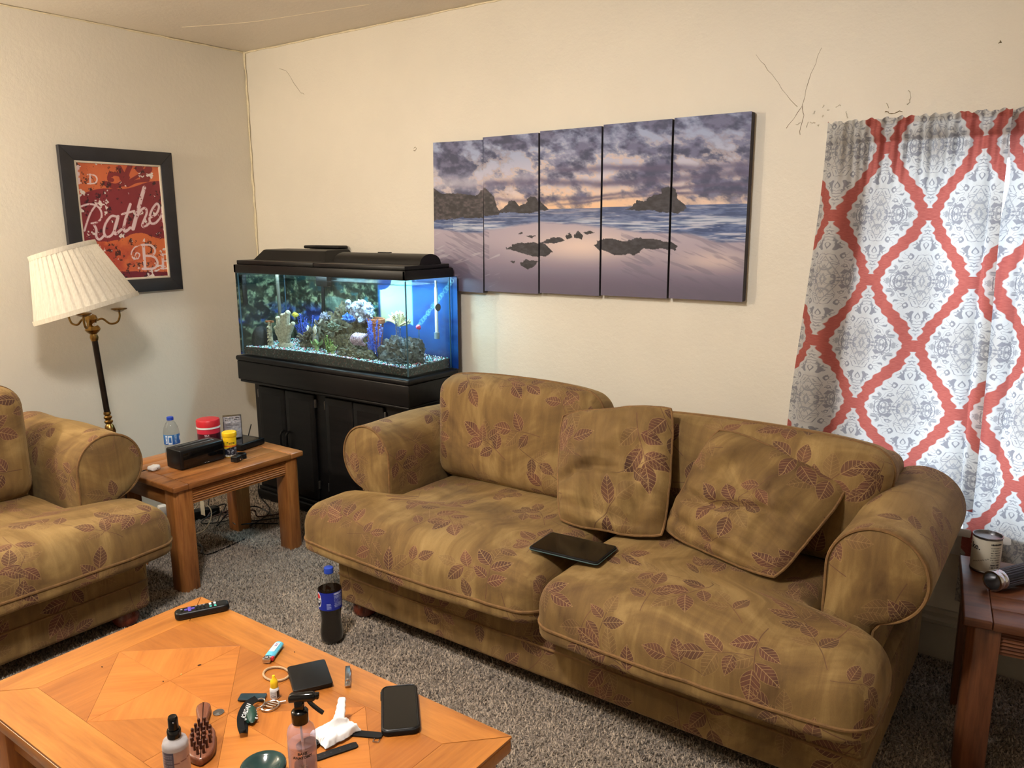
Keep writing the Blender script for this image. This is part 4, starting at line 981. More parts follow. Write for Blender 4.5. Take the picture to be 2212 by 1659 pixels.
# ------------------------------------------------------------------ oak end tables
def reeded(x, y0, y1, z0, z1, depth, n=6):
    """an apron board in the YZ plane whose outer face (+X) carries n horizontal reeds"""
    prof = [(x - depth, z0), (x - 0.004, z0)]; hz = (z1 - z0 - 0.012) / n
    for i in range(n):
        a = z0 + 0.006 + i * hz
        for k in range(5): prof.append((x - 0.004 + 0.005 * math.sin(PI * k / 4), a + hz * (k / 4) * 0.94 + 0.0005))
    prof += [(x - 0.004, z1), (x - depth, z1)]
    m = len(prof); V = [(px_, y, z) for y in (y0, y1) for px_, z in prof]
    F = [(i, (i + 1) % m, m + (i + 1) % m, m + i) for i in range(m)] + [tuple(range(m - 1, -1, -1)), tuple(range(m, 2 * m))]
    return V, F
def end_table(label, loc, rz, dark, L=0.66, Dp=0.51, H=0.47, group='oak end tables'):
    """local frame: x from the front edge (0) back (-Dp), y along the length; front looks to +X"""
    sfx = ' dark' if dark else ''
    my, mx, mz = oak('oak length' + sfx, 0, 'Y', dark), oak('oak cross' + sfx, 0, 'X', dark), oak('oak leg' + sfx, 0, 'Z', dark)
    T_ = Thing('end_table', label, 'end table', loc, rz, group); t = 0.026
    for y0, y1 in ((0, 0.07), (L - 0.07, L)): T_.part('end_board', bb(-Dp, 0, y0, y1, H - t, H, 0.006, 3), mx if False else my, local=True)
    n = 5; wv = Dp / n
    for i in range(n): T_.part('top_board', bb(-Dp + i * wv + 0.0004, -Dp + (i + 1) * wv - 0.0004, 0.0705, L - 0.0705, H - t, H - 0.0004, 0.003 if 0 < i < n - 1 else 0.005, 2), my, local=True)
    a = 0.078; ins = 0.014; ch = 0.018
    for sx in (0, 1):
        for sy in (0, 1):
            x0 = -ins - a if sx == 0 else -Dp + ins; y0 = ins if sy == 0 else L - ins - a
            P = [(x0, y0), (x0 + a, y0), (x0 + a, y0 + a), (x0, y0 + a)]
            ox, oy = (x0 + a if sx == 0 else x0), (y0 if sy == 0 else y0 + a)
            Q = []
            for (px_, py_) in P:
                if px_ == ox and py_ == oy:
                    i = P.index((px_, py_)); pr = P[i - 1]; nx = P[(i + 1) % 4]
                    for q in (pr, nx):
                        d = math.hypot(q[0] - px_, q[1] - py_); Q.append((px_ + (q[0] - px_) * ch / d, py_ + (q[1] - py_) * ch / d))
                else: Q.append((px_, py_))
            T_.part('leg', bprism(Q, 0, H - t, 0.003), mz, local=True)
    z0, z1 = H - t - 0.072, H - t
    ya, yb = ins + a, L - ins - a; ym = ya + (yb - ya) * 0.55
    T_.part('reeded_apron', reeded(-ins - 0.006, ya, ym, z0, z1, 0.022), my, local=True)
    T_.part('reeded_apron', reeded(-ins - 0.006, ym + 0.001, yb, z0, z1, 0.022), my, local=True)
    T_.part('apron', bb(-Dp + ins + 0.006, -Dp + ins + 0.026, ya, yb, z0, z1, 0.002), my, local=True)
    for y in (ins + 0.008, L - ins - 0.028): T_.part('apron', bb(-Dp + ins + a, -ins - a, y, y + 0.02, z0, z1, 0.002), mx, local=True)
    return T_
end_table('golden oak end table between the loveseat and the aquarium stand', (-2.893, 1.675, 0), 0, False)
rt = end_table('dark oak end table in front of the curtain, cut off by the frame', (-0.172, 2.285, 0), math.radians(-82), True, 0.56, 0.46)

# ------------------------------------------------------------------ coffee table
CX0, CX1, CY0, CY1, CZ = -1.985, -0.872, 0.605, 1.205, 0.45
def maple(name, ang, base=(180, 114, 47), dark=(148, 87, 32), light=(198, 135, 66)):
    return wood(name, base, dark, light, ang, 1.3, 0.34, 'X', 0.9, 0.25)
m_long, m_short = maple('maple long grain', 0), maple('maple cross grain', PI / 2)
m_dia1, m_dia2 = maple('maple diamond', PI / 4, (184, 113, 47), (160, 90, 32), (198, 130, 61)), maple('maple diamond crossed', -PI / 4, (184, 113, 47), (160, 90, 32), (198, 130, 61))
m_tri = maple('maple field', 0, (170, 104, 42), (142, 80, 28), (188, 124, 58))
m_tri2 = maple('maple field crossed', PI / 2, (166, 100, 40), (140, 78, 28), (186, 122, 56))
ct = Thing('coffee_table', 'honey maple coffee table with inlaid diamonds, cluttered with small items', 'coffee table', ((CX0 + CX1) / 2, (CY0 + CY1) / 2, 0))
bw = 0.105; t = 0.006
ix0, ix1, iy0, iy1 = CX0 + bw, CX1 - bw, CY0 + bw, CY1 - bw
core = ct.part('top_panel', bprism([(x + (CX0 + CX1) / 2, y + (CY0 + CY1) / 2) for x, y in rrect(CX1 - CX0, CY1 - CY0, 0.012, 3)], CZ - 0.034, CZ - t, 0.004), m_long)
g0 = 0.0003
def veneer(poly, mat, name, dz=0.0):
    cx_ = sum(p[0] for p in poly) / len(poly); cy_ = sum(p[1] for p in poly) / len(poly)
    q = [(px_ + (cx_ - px_) * g0 / 0.1, py_ + (cy_ - py_) * g0 / 0.1) for px_, py_ in poly]
    ct.part(name, bprism(q, CZ - t, CZ + dz, 0.0004, 1), mat, core)
e = 0.0015
veneer([(CX0 + e, CY1 - e), (CX1 - e, CY1 - e), (ix1, iy1), (ix0, iy1)], m_long, 'border_board')
veneer([(CX0 + e, CY0 + e), (ix0, iy0), (ix1, iy0), (CX1 - e, CY0 + e)], m_long, 'border_board')
veneer([(CX0 + e, CY0 + e), (CX0 + e, CY1 - e), (ix0, iy1), (ix0, iy0)], m_short, 'border_board')
veneer([(CX1 - e, CY1 - e), (CX1 - e, CY0 + e), (ix1, iy0), (ix1, iy1)], m_short, 'border_board')
xm, ym = (ix0 + ix1) / 2, (iy0 + iy1) / 2; hw = (ix1 - ix0) / 4
for k, xc in enumerate((ix0 + hw, ix1 - hw)):
    L_, R_, T__, B_ = (xc - hw, ym), (xc + hw, ym), (xc, iy1), (xc, iy0)
    veneer([L_, T__, (xc, ym)], m_dia1, 'diamond_inlay'); veneer([T__, R_, (xc, ym)], m_dia2, 'diamond_inlay')
    veneer([R_, B_, (xc, ym)], m_dia1, 'diamond_inlay'); veneer([B_, L_, (xc, ym)], m_dia2, 'diamond_inlay')
    for a, b, c, m in ((L_, (xc - hw, iy1), T__, m_tri), (T__, (xc + hw, iy1), R_, m_tri2), (L_, B_, (xc - hw, iy0), m_tri2), (B_, R_, (xc + hw, iy0), m_tri)):
        veneer([a, b, c], m, 'field_inlay')
mleg = wood('maple leg', (176, 108, 46), (140, 80, 30), (200, 134, 66), 0, 1.3, 0.35, 'Z')
for x0 in (CX0 + 0.025, CX1 - 0.105):
    for y0 in (CY0 + 0.025, CY1 - 0.105): ct.part('leg', bb(x0, x0 + 0.08, y0, y0 + 0.08, 0, CZ - 0.034, 0.006), mleg)
for y in (CY0 + 0.04, CY1 - 0.06): ct.part('apron', bb(CX0 + 0.105, CX1 - 0.105, y, y + 0.02, CZ - 0.125, CZ - 0.034, 0.003), m_long)
for x in (CX0 + 0.04, CX1 - 0.06): ct.part('apron', bb(x, x + 0.02, CY0 + 0.105, CY1 - 0.105, CZ - 0.125, CZ - 0.034, 0.003), m_short)

# ------------------------------------------------------------------ floor lamp
LB = Vector((-3.50, 1.79, 0.0)); LT = Vector((-3.50, 1.722, 1.12)); _ax = (LT - LB).normalized()
lamp = Thing('floor_lamp', 'leaning brass floor lamp with crooked pleated cream shade', 'floor lamp', tuple(LB))
def along(g, o=LB, ax=_ax):
    q = Vector((0, 0, 1)).rotation_difference(ax); return xf(g, lambda v: q @ v + o)
lamp.part('base', lathe([(0, 0), (0.14, 0), (0.142, 0.008), (0.135, 0.016), (0.10, 0.022), (0.045, 0.03), (0.026, 0.05), (0.016, 0.07), (0, 0.07)], 36, tuple(LB)), M_brass, label='round weighted brass base')
lamp.part('pole', along(lathe([(0.0, 0.05), (0.011, 0.05), (0.011, 0.55), (0.0, 0.55)], 16)), M_darkpole)
lamp.part('turned_collar', along(lathe([(0.0, 0.54), (0.015, 0.54), (0.018, 0.552), (0.012, 0.56), (0.011, 0.568), (0.020, 0.578), (0.024, 0.60), (0.019, 0.625), (0.012, 0.635), (0.018, 0.642), (0.018, 0.648), (0.011, 0.654), (0.017, 0.662), (0.017, 0.668), (0.011, 0.674), (0.016, 0.682), (0.014, 0.692), (0.0, 0.692)], 24)), M_brass, label='turned brass collar')
lamp.part('upper_pole', along(lathe([(0.0, 0.69), (0.0125, 0.69), (0.0125, 1.00), (0.0125, 1.02), (0.0, 1.02)], 16)), M_darkpole)
hub = lamp.part('turned_hub', along(lathe([(0, 1.015), (0.014, 1.015), (0.018, 1.03), (0.014, 1.045), (0.026, 1.055), (0.032, 1.065), (0.026, 1.078), (0.014, 1.085), (0.020, 1.095), (0.027, 1.11), (0.022, 1.125), (0.010, 1.132), (0.0, 1.132)], 24)), M_brass, label='turned brass hub')
top = LB + _ax * 1.10
for k, a in enumerate((80, 200, 320)):
    ca, sa = math.cos(math.radians(a)), math.sin(math.radians(a)); pt = lambda r, z: top + Vector((ca * r, sa * r, z))
    arm = lamp.part('candle_arm', tube(smooth_path([pt(0.015, 0), pt(0.045, 0.008), (pt(0.075, -0.016)), pt(0.105, -0.012), pt(0.118, 0.012), pt(0.118, 0.034)], 6), 0.0045, 8), M_brass, hub)
    lamp.part('drip_dish', lathe([(0, 0.034), (0.012, 0.034), (0.032, 0.044), (0.034, 0.048), (0.010, 0.040), (0, 0.040)], 20, tuple(pt(0.118, 0))), M_brass, hub)
sb_c = Vector((-3.50, 1.712, 1.155)); sh_ax = Vector((-0.177, -0.204, 0.957)).normalized()
q = Vector((0, 0, 1)).rotation_difference(sh_ax)
def shade_shell(r0, r1, h, amp, npl, z0=0.0):
    nth = npl * 6; V, F = [], []
    for k in range(9):
        tt = k / 8; r = r0 + (r1 - r0) * tt
        for i in range(nth):
            ph = (i % 6) / 6; saw = ph / 0.8 if ph < 0.8 else (1 - ph) / 0.2
            rr = r + amp * (saw - 0.5); a = 2 * PI * i / nth; V.append((rr * math.cos(a), rr * math.sin(a), z0 + h * tt))
    return V, grid_faces(nth, 9, True)
put = lambda g: xf(g, lambda v: q @ v + sb_c)
sh = lamp.part('lamp_shade', put(shade_shell(0.212, 0.130, 0.262, 0.0035, 40)), M_shade, label='pleated cream fabric shade')
for z, r in ((0.002, 0.213), (0.258, 0.1325)):
    lamp.part('shade_trim', put(lathe([(r - 0.001, z - 0.009), (r + 0.003, z - 0.009), (r + 0.002, z + 0.010), (r - 0.002, z + 0.010), (r - 0.001, z - 0.009)], 60)), M_shade, sh)
lamp.part('bulb_stem', put(lathe([(0, -0.08), (0.009, -0.08), (0.009, 0.05), (0.02, 0.06), (0.03, 0.10), (0.024, 0.135), (0, 0.14)], 16)), M_white)
lamp.part('power_cord', tube(smooth_path([(-3.50, 1.90, 0.008), (-3.42, 1.97, 0.006), (-3.30, 2.02, 0.006), (-3.18, 1.98, 0.006), (-3.2, 2.2, 0.006)], 6), 0.003, 6), M_blackpl)

# ------------------------------------------------------------------ aquarium stand
AX0, AX1, AY0, AY1 = -3.655, -2.435, 2.575, 2.89
st = Thing('aquarium_stand', 'black painted wooden cabinet stand under the aquarium', 'cabinet', ((AX0 + AX1) / 2, (AY0 + AY1) / 2, 0))
bx0, bx1, by0, by1 = AX0 - 0.003, AX1 + 0.002, 2.64, 2.905
st.part('body', bb(bx0 + 0.01, bx1 - 0.012, by0, by1, 0.0, 0.70, 0.004), M_blackwood)
st.part('top_band', bb(AX0 - 0.016, AX1 + 0.018, AY0 - 0.02, by1, 0.693, 0.795, 0.006, 3), M_blackwood)
st.part('band_moulding', bb(AX0 - 0.010, AX1 + 0.010, AY0 - 0.012, by1, 0.677, 0.693, 0.006, 3), M_blackwood)
st.part('top_moulding', bb(AX0 - 0.022, AX1 + 0.024, AY0 - 0.026, by1, 0.795, 0.822, 0.011, 4), M_blackwood)
st.part('plinth', bb(bx0, bx1, by0 - 0.022, by0, 0.0, 0.055, 0.008, 3), M_blackwood)
st.part('plinth_moulding', bb(bx0, bx1, by0 - 0.010, by0, 0.055, 0.075, 0.006, 3), M_blackwood)
doors = [(-3.600, -3.378, 1), (-3.375, -3.147, 0), (-3.064, -2.862, 1), (-2.859, -2.650, 0)]
for x0, x1, hand in doors:
    d = st.part('door', bb(x0, x1, by0 - 0.018, by0 - 0.0005, 0.09, 0.655, 0.009, 3), M_blackwood)
    st.part('door_panel', bb(x0 + 0.03, x1 - 0.03, by0 - 0.0185, by0 - 0.017, 0.13, 0.615, 0.0005, 1), M_blackwood, d)
    hx = x1 - 0.022 if hand else x0 + 0.022
    st.part('door_handle', tube(smooth_path([(hx, by0 - 0.018, 0.43), (hx, by0 - 0.038, 0.418), (hx, by0 - 0.042, 0.385), (hx, by0 - 0.038, 0.352), (hx, by0 - 0.018, 0.34)], 6), 0.0058, 8), M_blackpl, d)
    for z in (0.585, 0.15):
        hxx = x0 - 0.004 if hand else x1 + 0.004
        st.part('hinge', join(bb(hxx - 0.006, hxx + 0.006, by0 - 0.012, by0 - 0.0005, z, z + 0.045, 0.002), tube([(hxx, by0 - 0.012, z + 0.002), (hxx, by0 - 0.012, z + 0.043)], 0.004, 8)), M_steel, d, label='small worn metal hinge')

# ------------------------------------------------------------------ aquarium: tank, hoods, water
aq = Thing('aquarium', 'glass fish tank with black rim glowing blue beside the sofa', 'aquarium', ((AX0 + AX1) / 2, (AY0 + AY1) / 2, 0.822))
gz0, gz1, gt = 0.822, 1.268, 0.008
aq.part('bottom_pane', bb(AX0, AX1, AY0, AY1, gz0, gz0 + gt), M_glass, smooth=0)
for nm, a in (('glass_pane', (AX0, AX1, AY0, AY0 + gt)), ('glass_pane', (AX0, AX1, AY1 - gt, AY1)), ('glass_pane', (AX0, AX0 + gt, AY0 + gt + .0005, AY1 - gt - .0005)), ('glass_pane', (AX1 - gt, AX1, AY0 + gt + .0005, AY1 - gt - .0005))):
    aq.part(nm, bb(*a, gz0 + gt + 0.0003, gz1), M_glass, smooth=0)
M_sil = plain('silicone seam', (52, 84, 100), 0.3, var=0.1)
for x, y in ((AX0 + gt, AY0 + gt), (AX1 - gt, AY0 + gt), (AX1 - gt, AY1 - gt), (AX0 + gt, AY1 - gt)):
    aq.part('silicone_seam', tube([(x, y, gz0 + gt), (x, y, gz1 - 0.01)], 0.0035, 6), M_sil)
aq.part('rim', join(bb(AX0 - .006, AX1 + .006, AY0 - .006, AY0 + .012, gz1 - 0.006, gz1 + 0.036, .003), bb(AX0 - .006, AX1 + .006, AY1 - .012, AY1 + .006, gz1 - 0.006, gz1 + 0.036, .003),
                    bb(AX0 - .006, AX0 + .012, AY0 - .006, AY1 + .006, gz1 - 0.006, gz1 + 0.036, .003), bb(AX1 - .012, AX1 + .006, AY0 - .006, AY1 + .006, gz1 - 0.006, gz1 + 0.036, .003)), M_hood, label='black plastic tank rim')
aq.part('water_surface', bb(AX0 + gt + .001, AX1 - gt - .001, AY0 + gt + .001, AY1 - gt - .001, 1.2365, 1.238), M_water, smooth=0, label='clear tinted water')
zr = gz1 + 0.0365
# left hood: flat lid with a raised trapezoid lamp housing; right hood: lower lid with a half-round housing
hl = Thing('aquarium_hood', 'black tank hood with raised flat housing, over the left half', 'aquarium hood', (-3.35, 2.73, zr), 0, 'two tank hoods')
hl.part('lid', join(bb(AX0 + 0.006, -3.047, AY0 + 0.006, AY1 - 0.006, zr, zr + 0.022, 0.004), bb(AX0 + 0.013, -3.047, AY0 + 0.013, AY1 - 0.013, zr - 0.008, zr + 0.002)), M_hood)
def housing(x0, x1, prof):
    m = len(prof); V = [(x, y, z) for x in (x0, x1) for y, z in prof]
    return V, [(i, (i + 1) % m, m + (i + 1) % m, m + i) for i in range(m)] + [tuple(range(m - 1, -1, -1)), tuple(range(m, 2 * m))]
g = housing(-3.615, -3.055, [(2.665, zr + 0.022), (2.70, zr + 0.072), (2.715, zr + 0.076), (2.86, zr + 0.076), (2.875, zr + 0.022)])
g = xf(g, lambda v: Vector((v.x + (0.045 if v.x < -3.3 else -0.035) * max(0, (v.z - zr - 0.022) / 0.054), v.y, v.z)))
hl.part('lamp_housing', g, M_hood)
hr = Thing('aquarium_hood', 'black tank hood with half round housing, over the right half', 'aquarium hood', (-2.75, 2.73, zr), 0, 'two tank hoods')
hr.part('lid', join(bb(-3.046, AX1 - 0.006, AY0 + 0.006, AY1 - 0.006, zr, zr + 0.020, 0.004), bb(-3.046, AX1 - 0.013, AY0 + 0.013, AY1 - 0.013, zr - 0.008, zr + 0.002)), M_hood)
prof = [(2.70, zr + 0.020)] + [(2.775 - 0.072 * math.cos(math.radians(a)), zr + 0.022 + 0.045 * math.sin(math.radians(a))) for a in range(6, 180, 12)] + [(2.85, zr + 0.020)]
hr.part('lamp_housing', housing(-3.035, -2.462, prof), M_hood)
hr.part('switch', bb(-2.80, -2.72, 2.775, 2.79, zr + 0.067, zr + 0.071, 0.001), M_blackpl)
ft = Thing('aquarium_filter', 'black hang on filter box behind the tank hood', 'filter', (-3.30, 2.92, 1.22))
ft.part('box', bb(-3.46, -3.20, 2.899, 2.945, 1.12, zr + 0.075, 0.01, 3), M_blackpl)
ft.part('cover', bb(-3.47, -3.19, 2.88, 2.948, zr + 0.0765, zr + 0.094, 0.008, 3), M_hood)
ft.part('intake_box', bb(-3.345, -3.255, 2.845, 2.878, 1.185, 1.262, 0.006), M_blackpl)
ft.part('intake_tube', tube([(-3.30, 2.857, 1.186), (-3.31, 2.855, 0.92)], 0.010, 12), M_blackpl)
# light of the two hood lamps (tubes under the lids)
M_tube = NT('hood lamp tube'); M_tube.p.inputs['Emission Color'].default_value = (0.62, 0.86, 1, 1); M_tube.p.inputs['Emission Strength'].default_value = 6; M_tube = M_tube.m
for T_, x0, x1 in ((hl, -3.58, -3.10), (hr, -3.0, -2.5)):
    T_.part('lamp_tube', tube([(x0, 2.77, zr - 0.018), (x1, 2.77, zr - 0.018)], 0.008, 10), M_tube)
area_light('hood_lamp_right', (-2.72, 2.70, zr - 0.030), (math.radians(14), 0, 0), 0.48, 4.6, (0.60, 0.84, 1.0), 'RECTANGLE', 0.06)
area_light('hood_lamp_left', (-3.33, 2.70, zr - 0.030), (math.radians(14), 0, 0), 0.46, 2.8, (0.80, 0.93, 1.0), 'RECTANGLE', 0.06)
cord = single('hood_cord', 'thin black cord hanging down the left side of the tank stand', 'cord',
              tube(smooth_path([(-3.70, 2.90, 1.29), (-3.71, 2.88, 0.98), (-3.70, 2.83, 0.70), (-3.73, 2.75, 0.55), (-3.74, 2.72, 0.44), (-3.70, 2.70, 0.2), (-3.67, 2.63, 0.03), (-3.4, 2.5, 0.014), (-3.3, 2.30, 0.016)], 6), 0.003, 6), M_blackpl, (-3.4, 2.5, 0.011))
gauge = single('thermometer_strip', 'black dotted strip inside the left end of the tank', 'thermometer', join(bb(-3.643, -3.638, 2.60, 2.628, 1.09, 1.25, 0.001), *[bb(-3.6378, -3.6365, 2.612, 2.616, 1.12 + i * .016, 1.124 + i * .016) for i in range(8)]), M_blackpl, (-3.64, 2.614, 1.09))

# printed reef background behind the back pane
def reef(s, t):
    n1 = fbm(s * 9 + 30, t * 5, 5, 0.6); n2 = fbm(s * 40 + 73, t * 17, 5, 0.65); n3 = fbm(s * 5 + 50, t * 4 + 2, 4)
    cell = np.abs(fbm(s * 26 + 90, t * 11 + 4, 3) - 0.5) * 2                                   # knobbly coral outlines
    c = lerp((20, 46, 50), (58, 138, 156), sstep(0.26, 0.60, s) * (1 - 0.35 * t))
    rock = sstep(0.40, 0.50, n1 + 0.34 * (0.44 - s) + 0.20 * (t - 0.4))
    rc = lerp((22, 24, 20), (156, 150, 118), sstep(0.36, 0.66, n2) * (0.35 + 0.65 * sstep(0.05, 0.35, cell)))
    c = lerp(c, rc, rock * (1 - sstep(0.56, 0.62, s)))
    c = lerp(c, lerp((14, 20, 66), (62, 92, 190), sstep(0.35, 0.65, n2)), sstep(0.50, 0.60, n3) * sstep(0.35, 0.55, t) * (s < 0.42))
    hd = sstep(1.0, 0.75, np.hypot((s - 0.36) / 0.12, (t - 0.42 - 0.5 * (s - 0.36)) / 0.12))
    c = lerp(c, lerp((84, 98, 92), (150, 160, 144), sstep(.3, .7, n2)), hd)
    blue = lerp((8, 44, 112), (34, 104, 184), sstep(.3, .7, n3) * (0.55 + 0.45 * (1 - t)))
    c = lerp(c, blue, sstep(0.575, 0.59, s))
    pale = sstep(0.585, 0.60, s) * (1 - sstep(0.765, 0.775, s)) * (1 - sstep(0.51, 0.53, t + 0.05 * np.cos((s - 0.69) * 26) - 0.03))  # bright reflection in the tank glass, painted into the print as a pale patch
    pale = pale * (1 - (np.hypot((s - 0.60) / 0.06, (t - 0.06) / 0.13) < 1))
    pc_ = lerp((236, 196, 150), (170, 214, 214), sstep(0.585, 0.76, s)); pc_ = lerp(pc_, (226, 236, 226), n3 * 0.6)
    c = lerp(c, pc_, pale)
    for k in range(30):
        bx, by, br = 0.79 + 0.19 * ((k * 0.618) % 1), 0.05 + 0.55 * ((k * 0.381) % 1), 0.004 + 0.006 * ((k * 0.271) % 1)
        d = np.hypot(s - bx, (t - by) * 0.36); c = lerp(c, (130, 180, 200), 0.6 * (np.abs(d - br) < 0.0016) + 0.25 * (d < br))
    return c
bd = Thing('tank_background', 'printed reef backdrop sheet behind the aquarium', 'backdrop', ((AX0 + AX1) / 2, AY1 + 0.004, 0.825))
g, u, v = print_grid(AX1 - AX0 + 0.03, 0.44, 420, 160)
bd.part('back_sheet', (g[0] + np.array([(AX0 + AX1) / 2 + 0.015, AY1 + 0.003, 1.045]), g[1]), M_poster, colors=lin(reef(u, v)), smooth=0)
g, u, v = print_grid(AY1 - AY0, 0.44, 110, 160)
bd.part('side_sheet', ([(AX0 - 0.003, (AY0 + AY1) / 2 + p[0], p[2] + 1.045) for p in g[0]], [f[::-1] for f in g[1]]), M_poster, colors=lin(reef(-0.24 + 0.24 * u, v)), smooth=0)
# ------------------------------------------------------------------ things inside the tank
def ico(c, r, sub=3, seed=0, rough=0.25, freq=3.0, sx=(1, 1, 1), flat=None):
    bm = bmesh.new(); bmesh.ops.create_icosphere(bm, subdivisions=sub, radius=1.0)
    P = np.array([v.co[:] for v in bm.verts]); bm.verts.index_update(); F = [tuple(v.index for v in f.verts) for f in bm.faces]; bm.free()
    n = fbm(P[:, 0] * freq + seed * 3.1 + 9, P[:, 1] * freq + P[:, 2] * freq * 1.3 + seed + 9, 4, 0.6)
    n2 = fbm(P[:, 2] * freq * 2 + seed + 3, P[:, 0] * freq * 2 - P[:, 1] * freq + 5, 3)
    P = P * (1 + rough * (n - 0.5) * 2 + rough * 0.6 * (n2 - 0.5))[:, None]
    P = P * r * np.array(sx) + np.array(c)
    if flat is not None: P[:, 2] = np.maximum(P[:, 2], flat)
    return [tuple(p) for p in P], F
def mott(name, a, b, scale=40, rough=0.7, c=None, vor=True):
    t = NT(name); co = t.coord('Object'); nz = t.noise(co, scale, 4, 0.7)
    st = [(0.35, srgb(*a)), (0.62, srgb(*b))] + ([(0.75, srgb(*c))] if c else [])
    t.bump(nz, 0.6, 0.006); return t.done(t.ramp(nz, st), rough)
M_rock = mott('reef rock', (26, 24, 18), (112, 104, 78), 75)
M_rock2 = mott('grey rock', (24, 26, 30), (104, 106, 104), 80)
M_stag = mott('pale staghorn coral', (150, 142, 122), (204, 196, 174), 90)
M_zebra = mott('white mottled coral', (24, 26, 42), (206, 210, 226), 110)
M_bluec = mott('blue coral', (26, 66, 150), (84, 140, 226), 80)
M_bluep = mott('blue plant', (30, 54, 150), (96, 130, 236), 60)
M_greenp = mott('green plant', (40, 82, 40), (140, 168, 70), 60)
M_greenpl = mott('green coral', (84, 110, 64), (176, 196, 128), 80)
M_pinkc = mott('pink brain coral', (120, 84, 108), (222, 196, 212), 120)
M_clay = mott('terracotta', (128, 70, 40), (186, 112, 70), 30)
M_skull = mott('bone', (130, 114, 84), (214, 204, 176), 60)
M_blackorn = mott('dark cave', (14, 14, 16), (30, 30, 34), 40)
M_darkplant = mott('dark speckled plant', (24, 26, 34), (150, 156, 172), 110)
GZ = 0.868
def gravel_top(x, y): return GZ + 0.012 * math.sin((x + 3.6) * 3.0) + 0.10 * (y - 2.6) * 0.35
rs = random.Random(12)
# gravel bed and loose pebbles: nobody could count them
n_x, n_y = 90, 22
V = []
for j in range(n_y):
    for i in range(n_x):
        x = AX0 + 0.012 + (AX1 - AX0 - 0.024) * i / (n_x - 1); y = AY0 + 0.012 + (AY1 - AY0 - 0.024) * j / (n_y - 1)
        V.append((x, y, gravel_top(x, y) + rs.uniform(-.002, .002)))
F = grid_faces(n_x, n_y); o = len(V)
edge = [j * 0 + i for i in range(n_x)] + [j * n_x + n_x - 1 for j in range(1, n_y)] + [(n_y - 1) * n_x + i for i in range(n_x - 2, -1, -1)] + [j * n_x for j in range(n_y - 2, 0, -1)]
V += [(V[i][0], V[i][1], gz0 + gt + 0.0012) for i in edge]; m = len(edge)
F += [(edge[k], o + k, o + (k + 1) % m, edge[(k + 1) % m]) for k in range(m)]
def gravel_mat():
    t = NT('aquarium gravel'); vo = t.voronoi(t.coord('Object'), 190, 1.0)
    cs = t.n('ShaderNodeSeparateColor'); t.link(vo.outputs['Color'], cs.inputs[0])
    col = t.ramp(cs.outputs[0], [(0.0, srgb(18, 15, 14)), (0.45, srgb(34, 27, 24)), (0.62, srgb(86, 44, 38)), (0.72, srgb(48, 70, 62)), (0.80, srgb(104, 98, 92)), (0.86, srgb(26, 22, 20))], 'CONSTANT')
    t.bump(vo.outputs['Distance'], -0.8, 0.004); return t.done(col, 0.6)
single('gravel_bed', 'dark mixed gravel along the bottom of the tank', 'gravel', (V, F), gravel_mat(), (-3.05, 2.73, gz0 + gt), kind='stuff', smooth=0)
V, F, Cc = [], [], []
cols = [lin(c) for c in ((236, 240, 240), (110, 216, 206), (240, 244, 244), (232, 110, 146), (140, 196, 240), (60, 54, 50), (200, 230, 220))]
octa = [(1, 0, 0), (0, 1, 0), (-1, 0, 0), (0, -1, 0), (0, 0, .8), (0, 0, -.8)]; of = [(0, 1, 4), (1, 2, 4), (2, 3, 4), (3, 0, 4), (1, 0, 5), (2, 1, 5), (3, 2, 5), (0, 3, 5)]
for k in range(4200):
    x = rs.uniform(AX0 + 0.018, AX1 - 0.018); y = AY0 + 0.016 + (AY1 - AY0 - 0.03) * rs.random() ** 1.3; r = rs.uniform(0.0022, 0.0045)
    z = gravel_top(x, y) + r * 0.5; o = len(V); c = cols[rs.randrange(len(cols))]
    a = rs.uniform(0, 6.28)
    for p in octa: V.append((x + r * (p[0] * math.cos(a) - p[1] * math.sin(a)), y + r * (p[0] * math.sin(a) + p[1] * math.cos(a)), z + r * p[2])); Cc.append(c)
    F += [tuple(i + o for i in f) for f in of]
single('pebbles', 'bright white, teal and pink pebbles on top of the gravel', 'gravel', (V, F), vcol_mat('painted pebbles', 0.4), (-3.05, 2.73, GZ), kind='stuff', colors=np.array(Cc), smooth=0)

def deco(name, label, cat, g, mat, base, **k): return single(name, label, cat, g, mat, base, **k)
def ground(x, y): return gravel_top(x, y) - 0.003
gb = ground(-3.59, 2.65)
deco('cave_ornament', 'black rounded cave ornament in the left corner of the tank', 'tank ornament', ico((-3.585, 2.655, gb + 0.03), 0.062, 3, 1, 0.12, 2, (0.75, 0.8, 1.25), gb), M_blackorn, (-3.585, 2.655, gb))
# column of skulls with a cross bar
x, y = -3.515, 2.665; z = ground(x, y); sk = Thing('skull_totem', 'small column of bone skulls beside the pale branching coral', 'tank ornament', (x, y, z))
sk.part('post', lathe([(0, 0), (0.014, 0), (0.011, 0.05), (0.010, 0.13), (0, 0.13)], 12, (x, y, z)), M_skull)
for i, zz in enumerate((0.022, 0.058, 0.092)):
    s_ = sk.part('skull', join(ico((x, y - 0.006, z + zz + 0.006), 0.0145, 2, i, 0.06, 2, (0.9, 1, 1)), rbox((x, y - 0.012, z + zz - 0.009), (0.015, 0.014, 0.011), 0.003)), M_skull)
    for sx in (-1, 1): sk.part('eye_socket', ico((x + sx * 0.005, y - 0.0195, z + zz + 0.005), 0.0036, 1, 0, 0), M_blackmat, s_)
sk.part('cross_bar', tube([(x - 0.03, y, z + 0.13), (x + 0.028, y, z + 0.134)], 0.006, 8), M_clay)
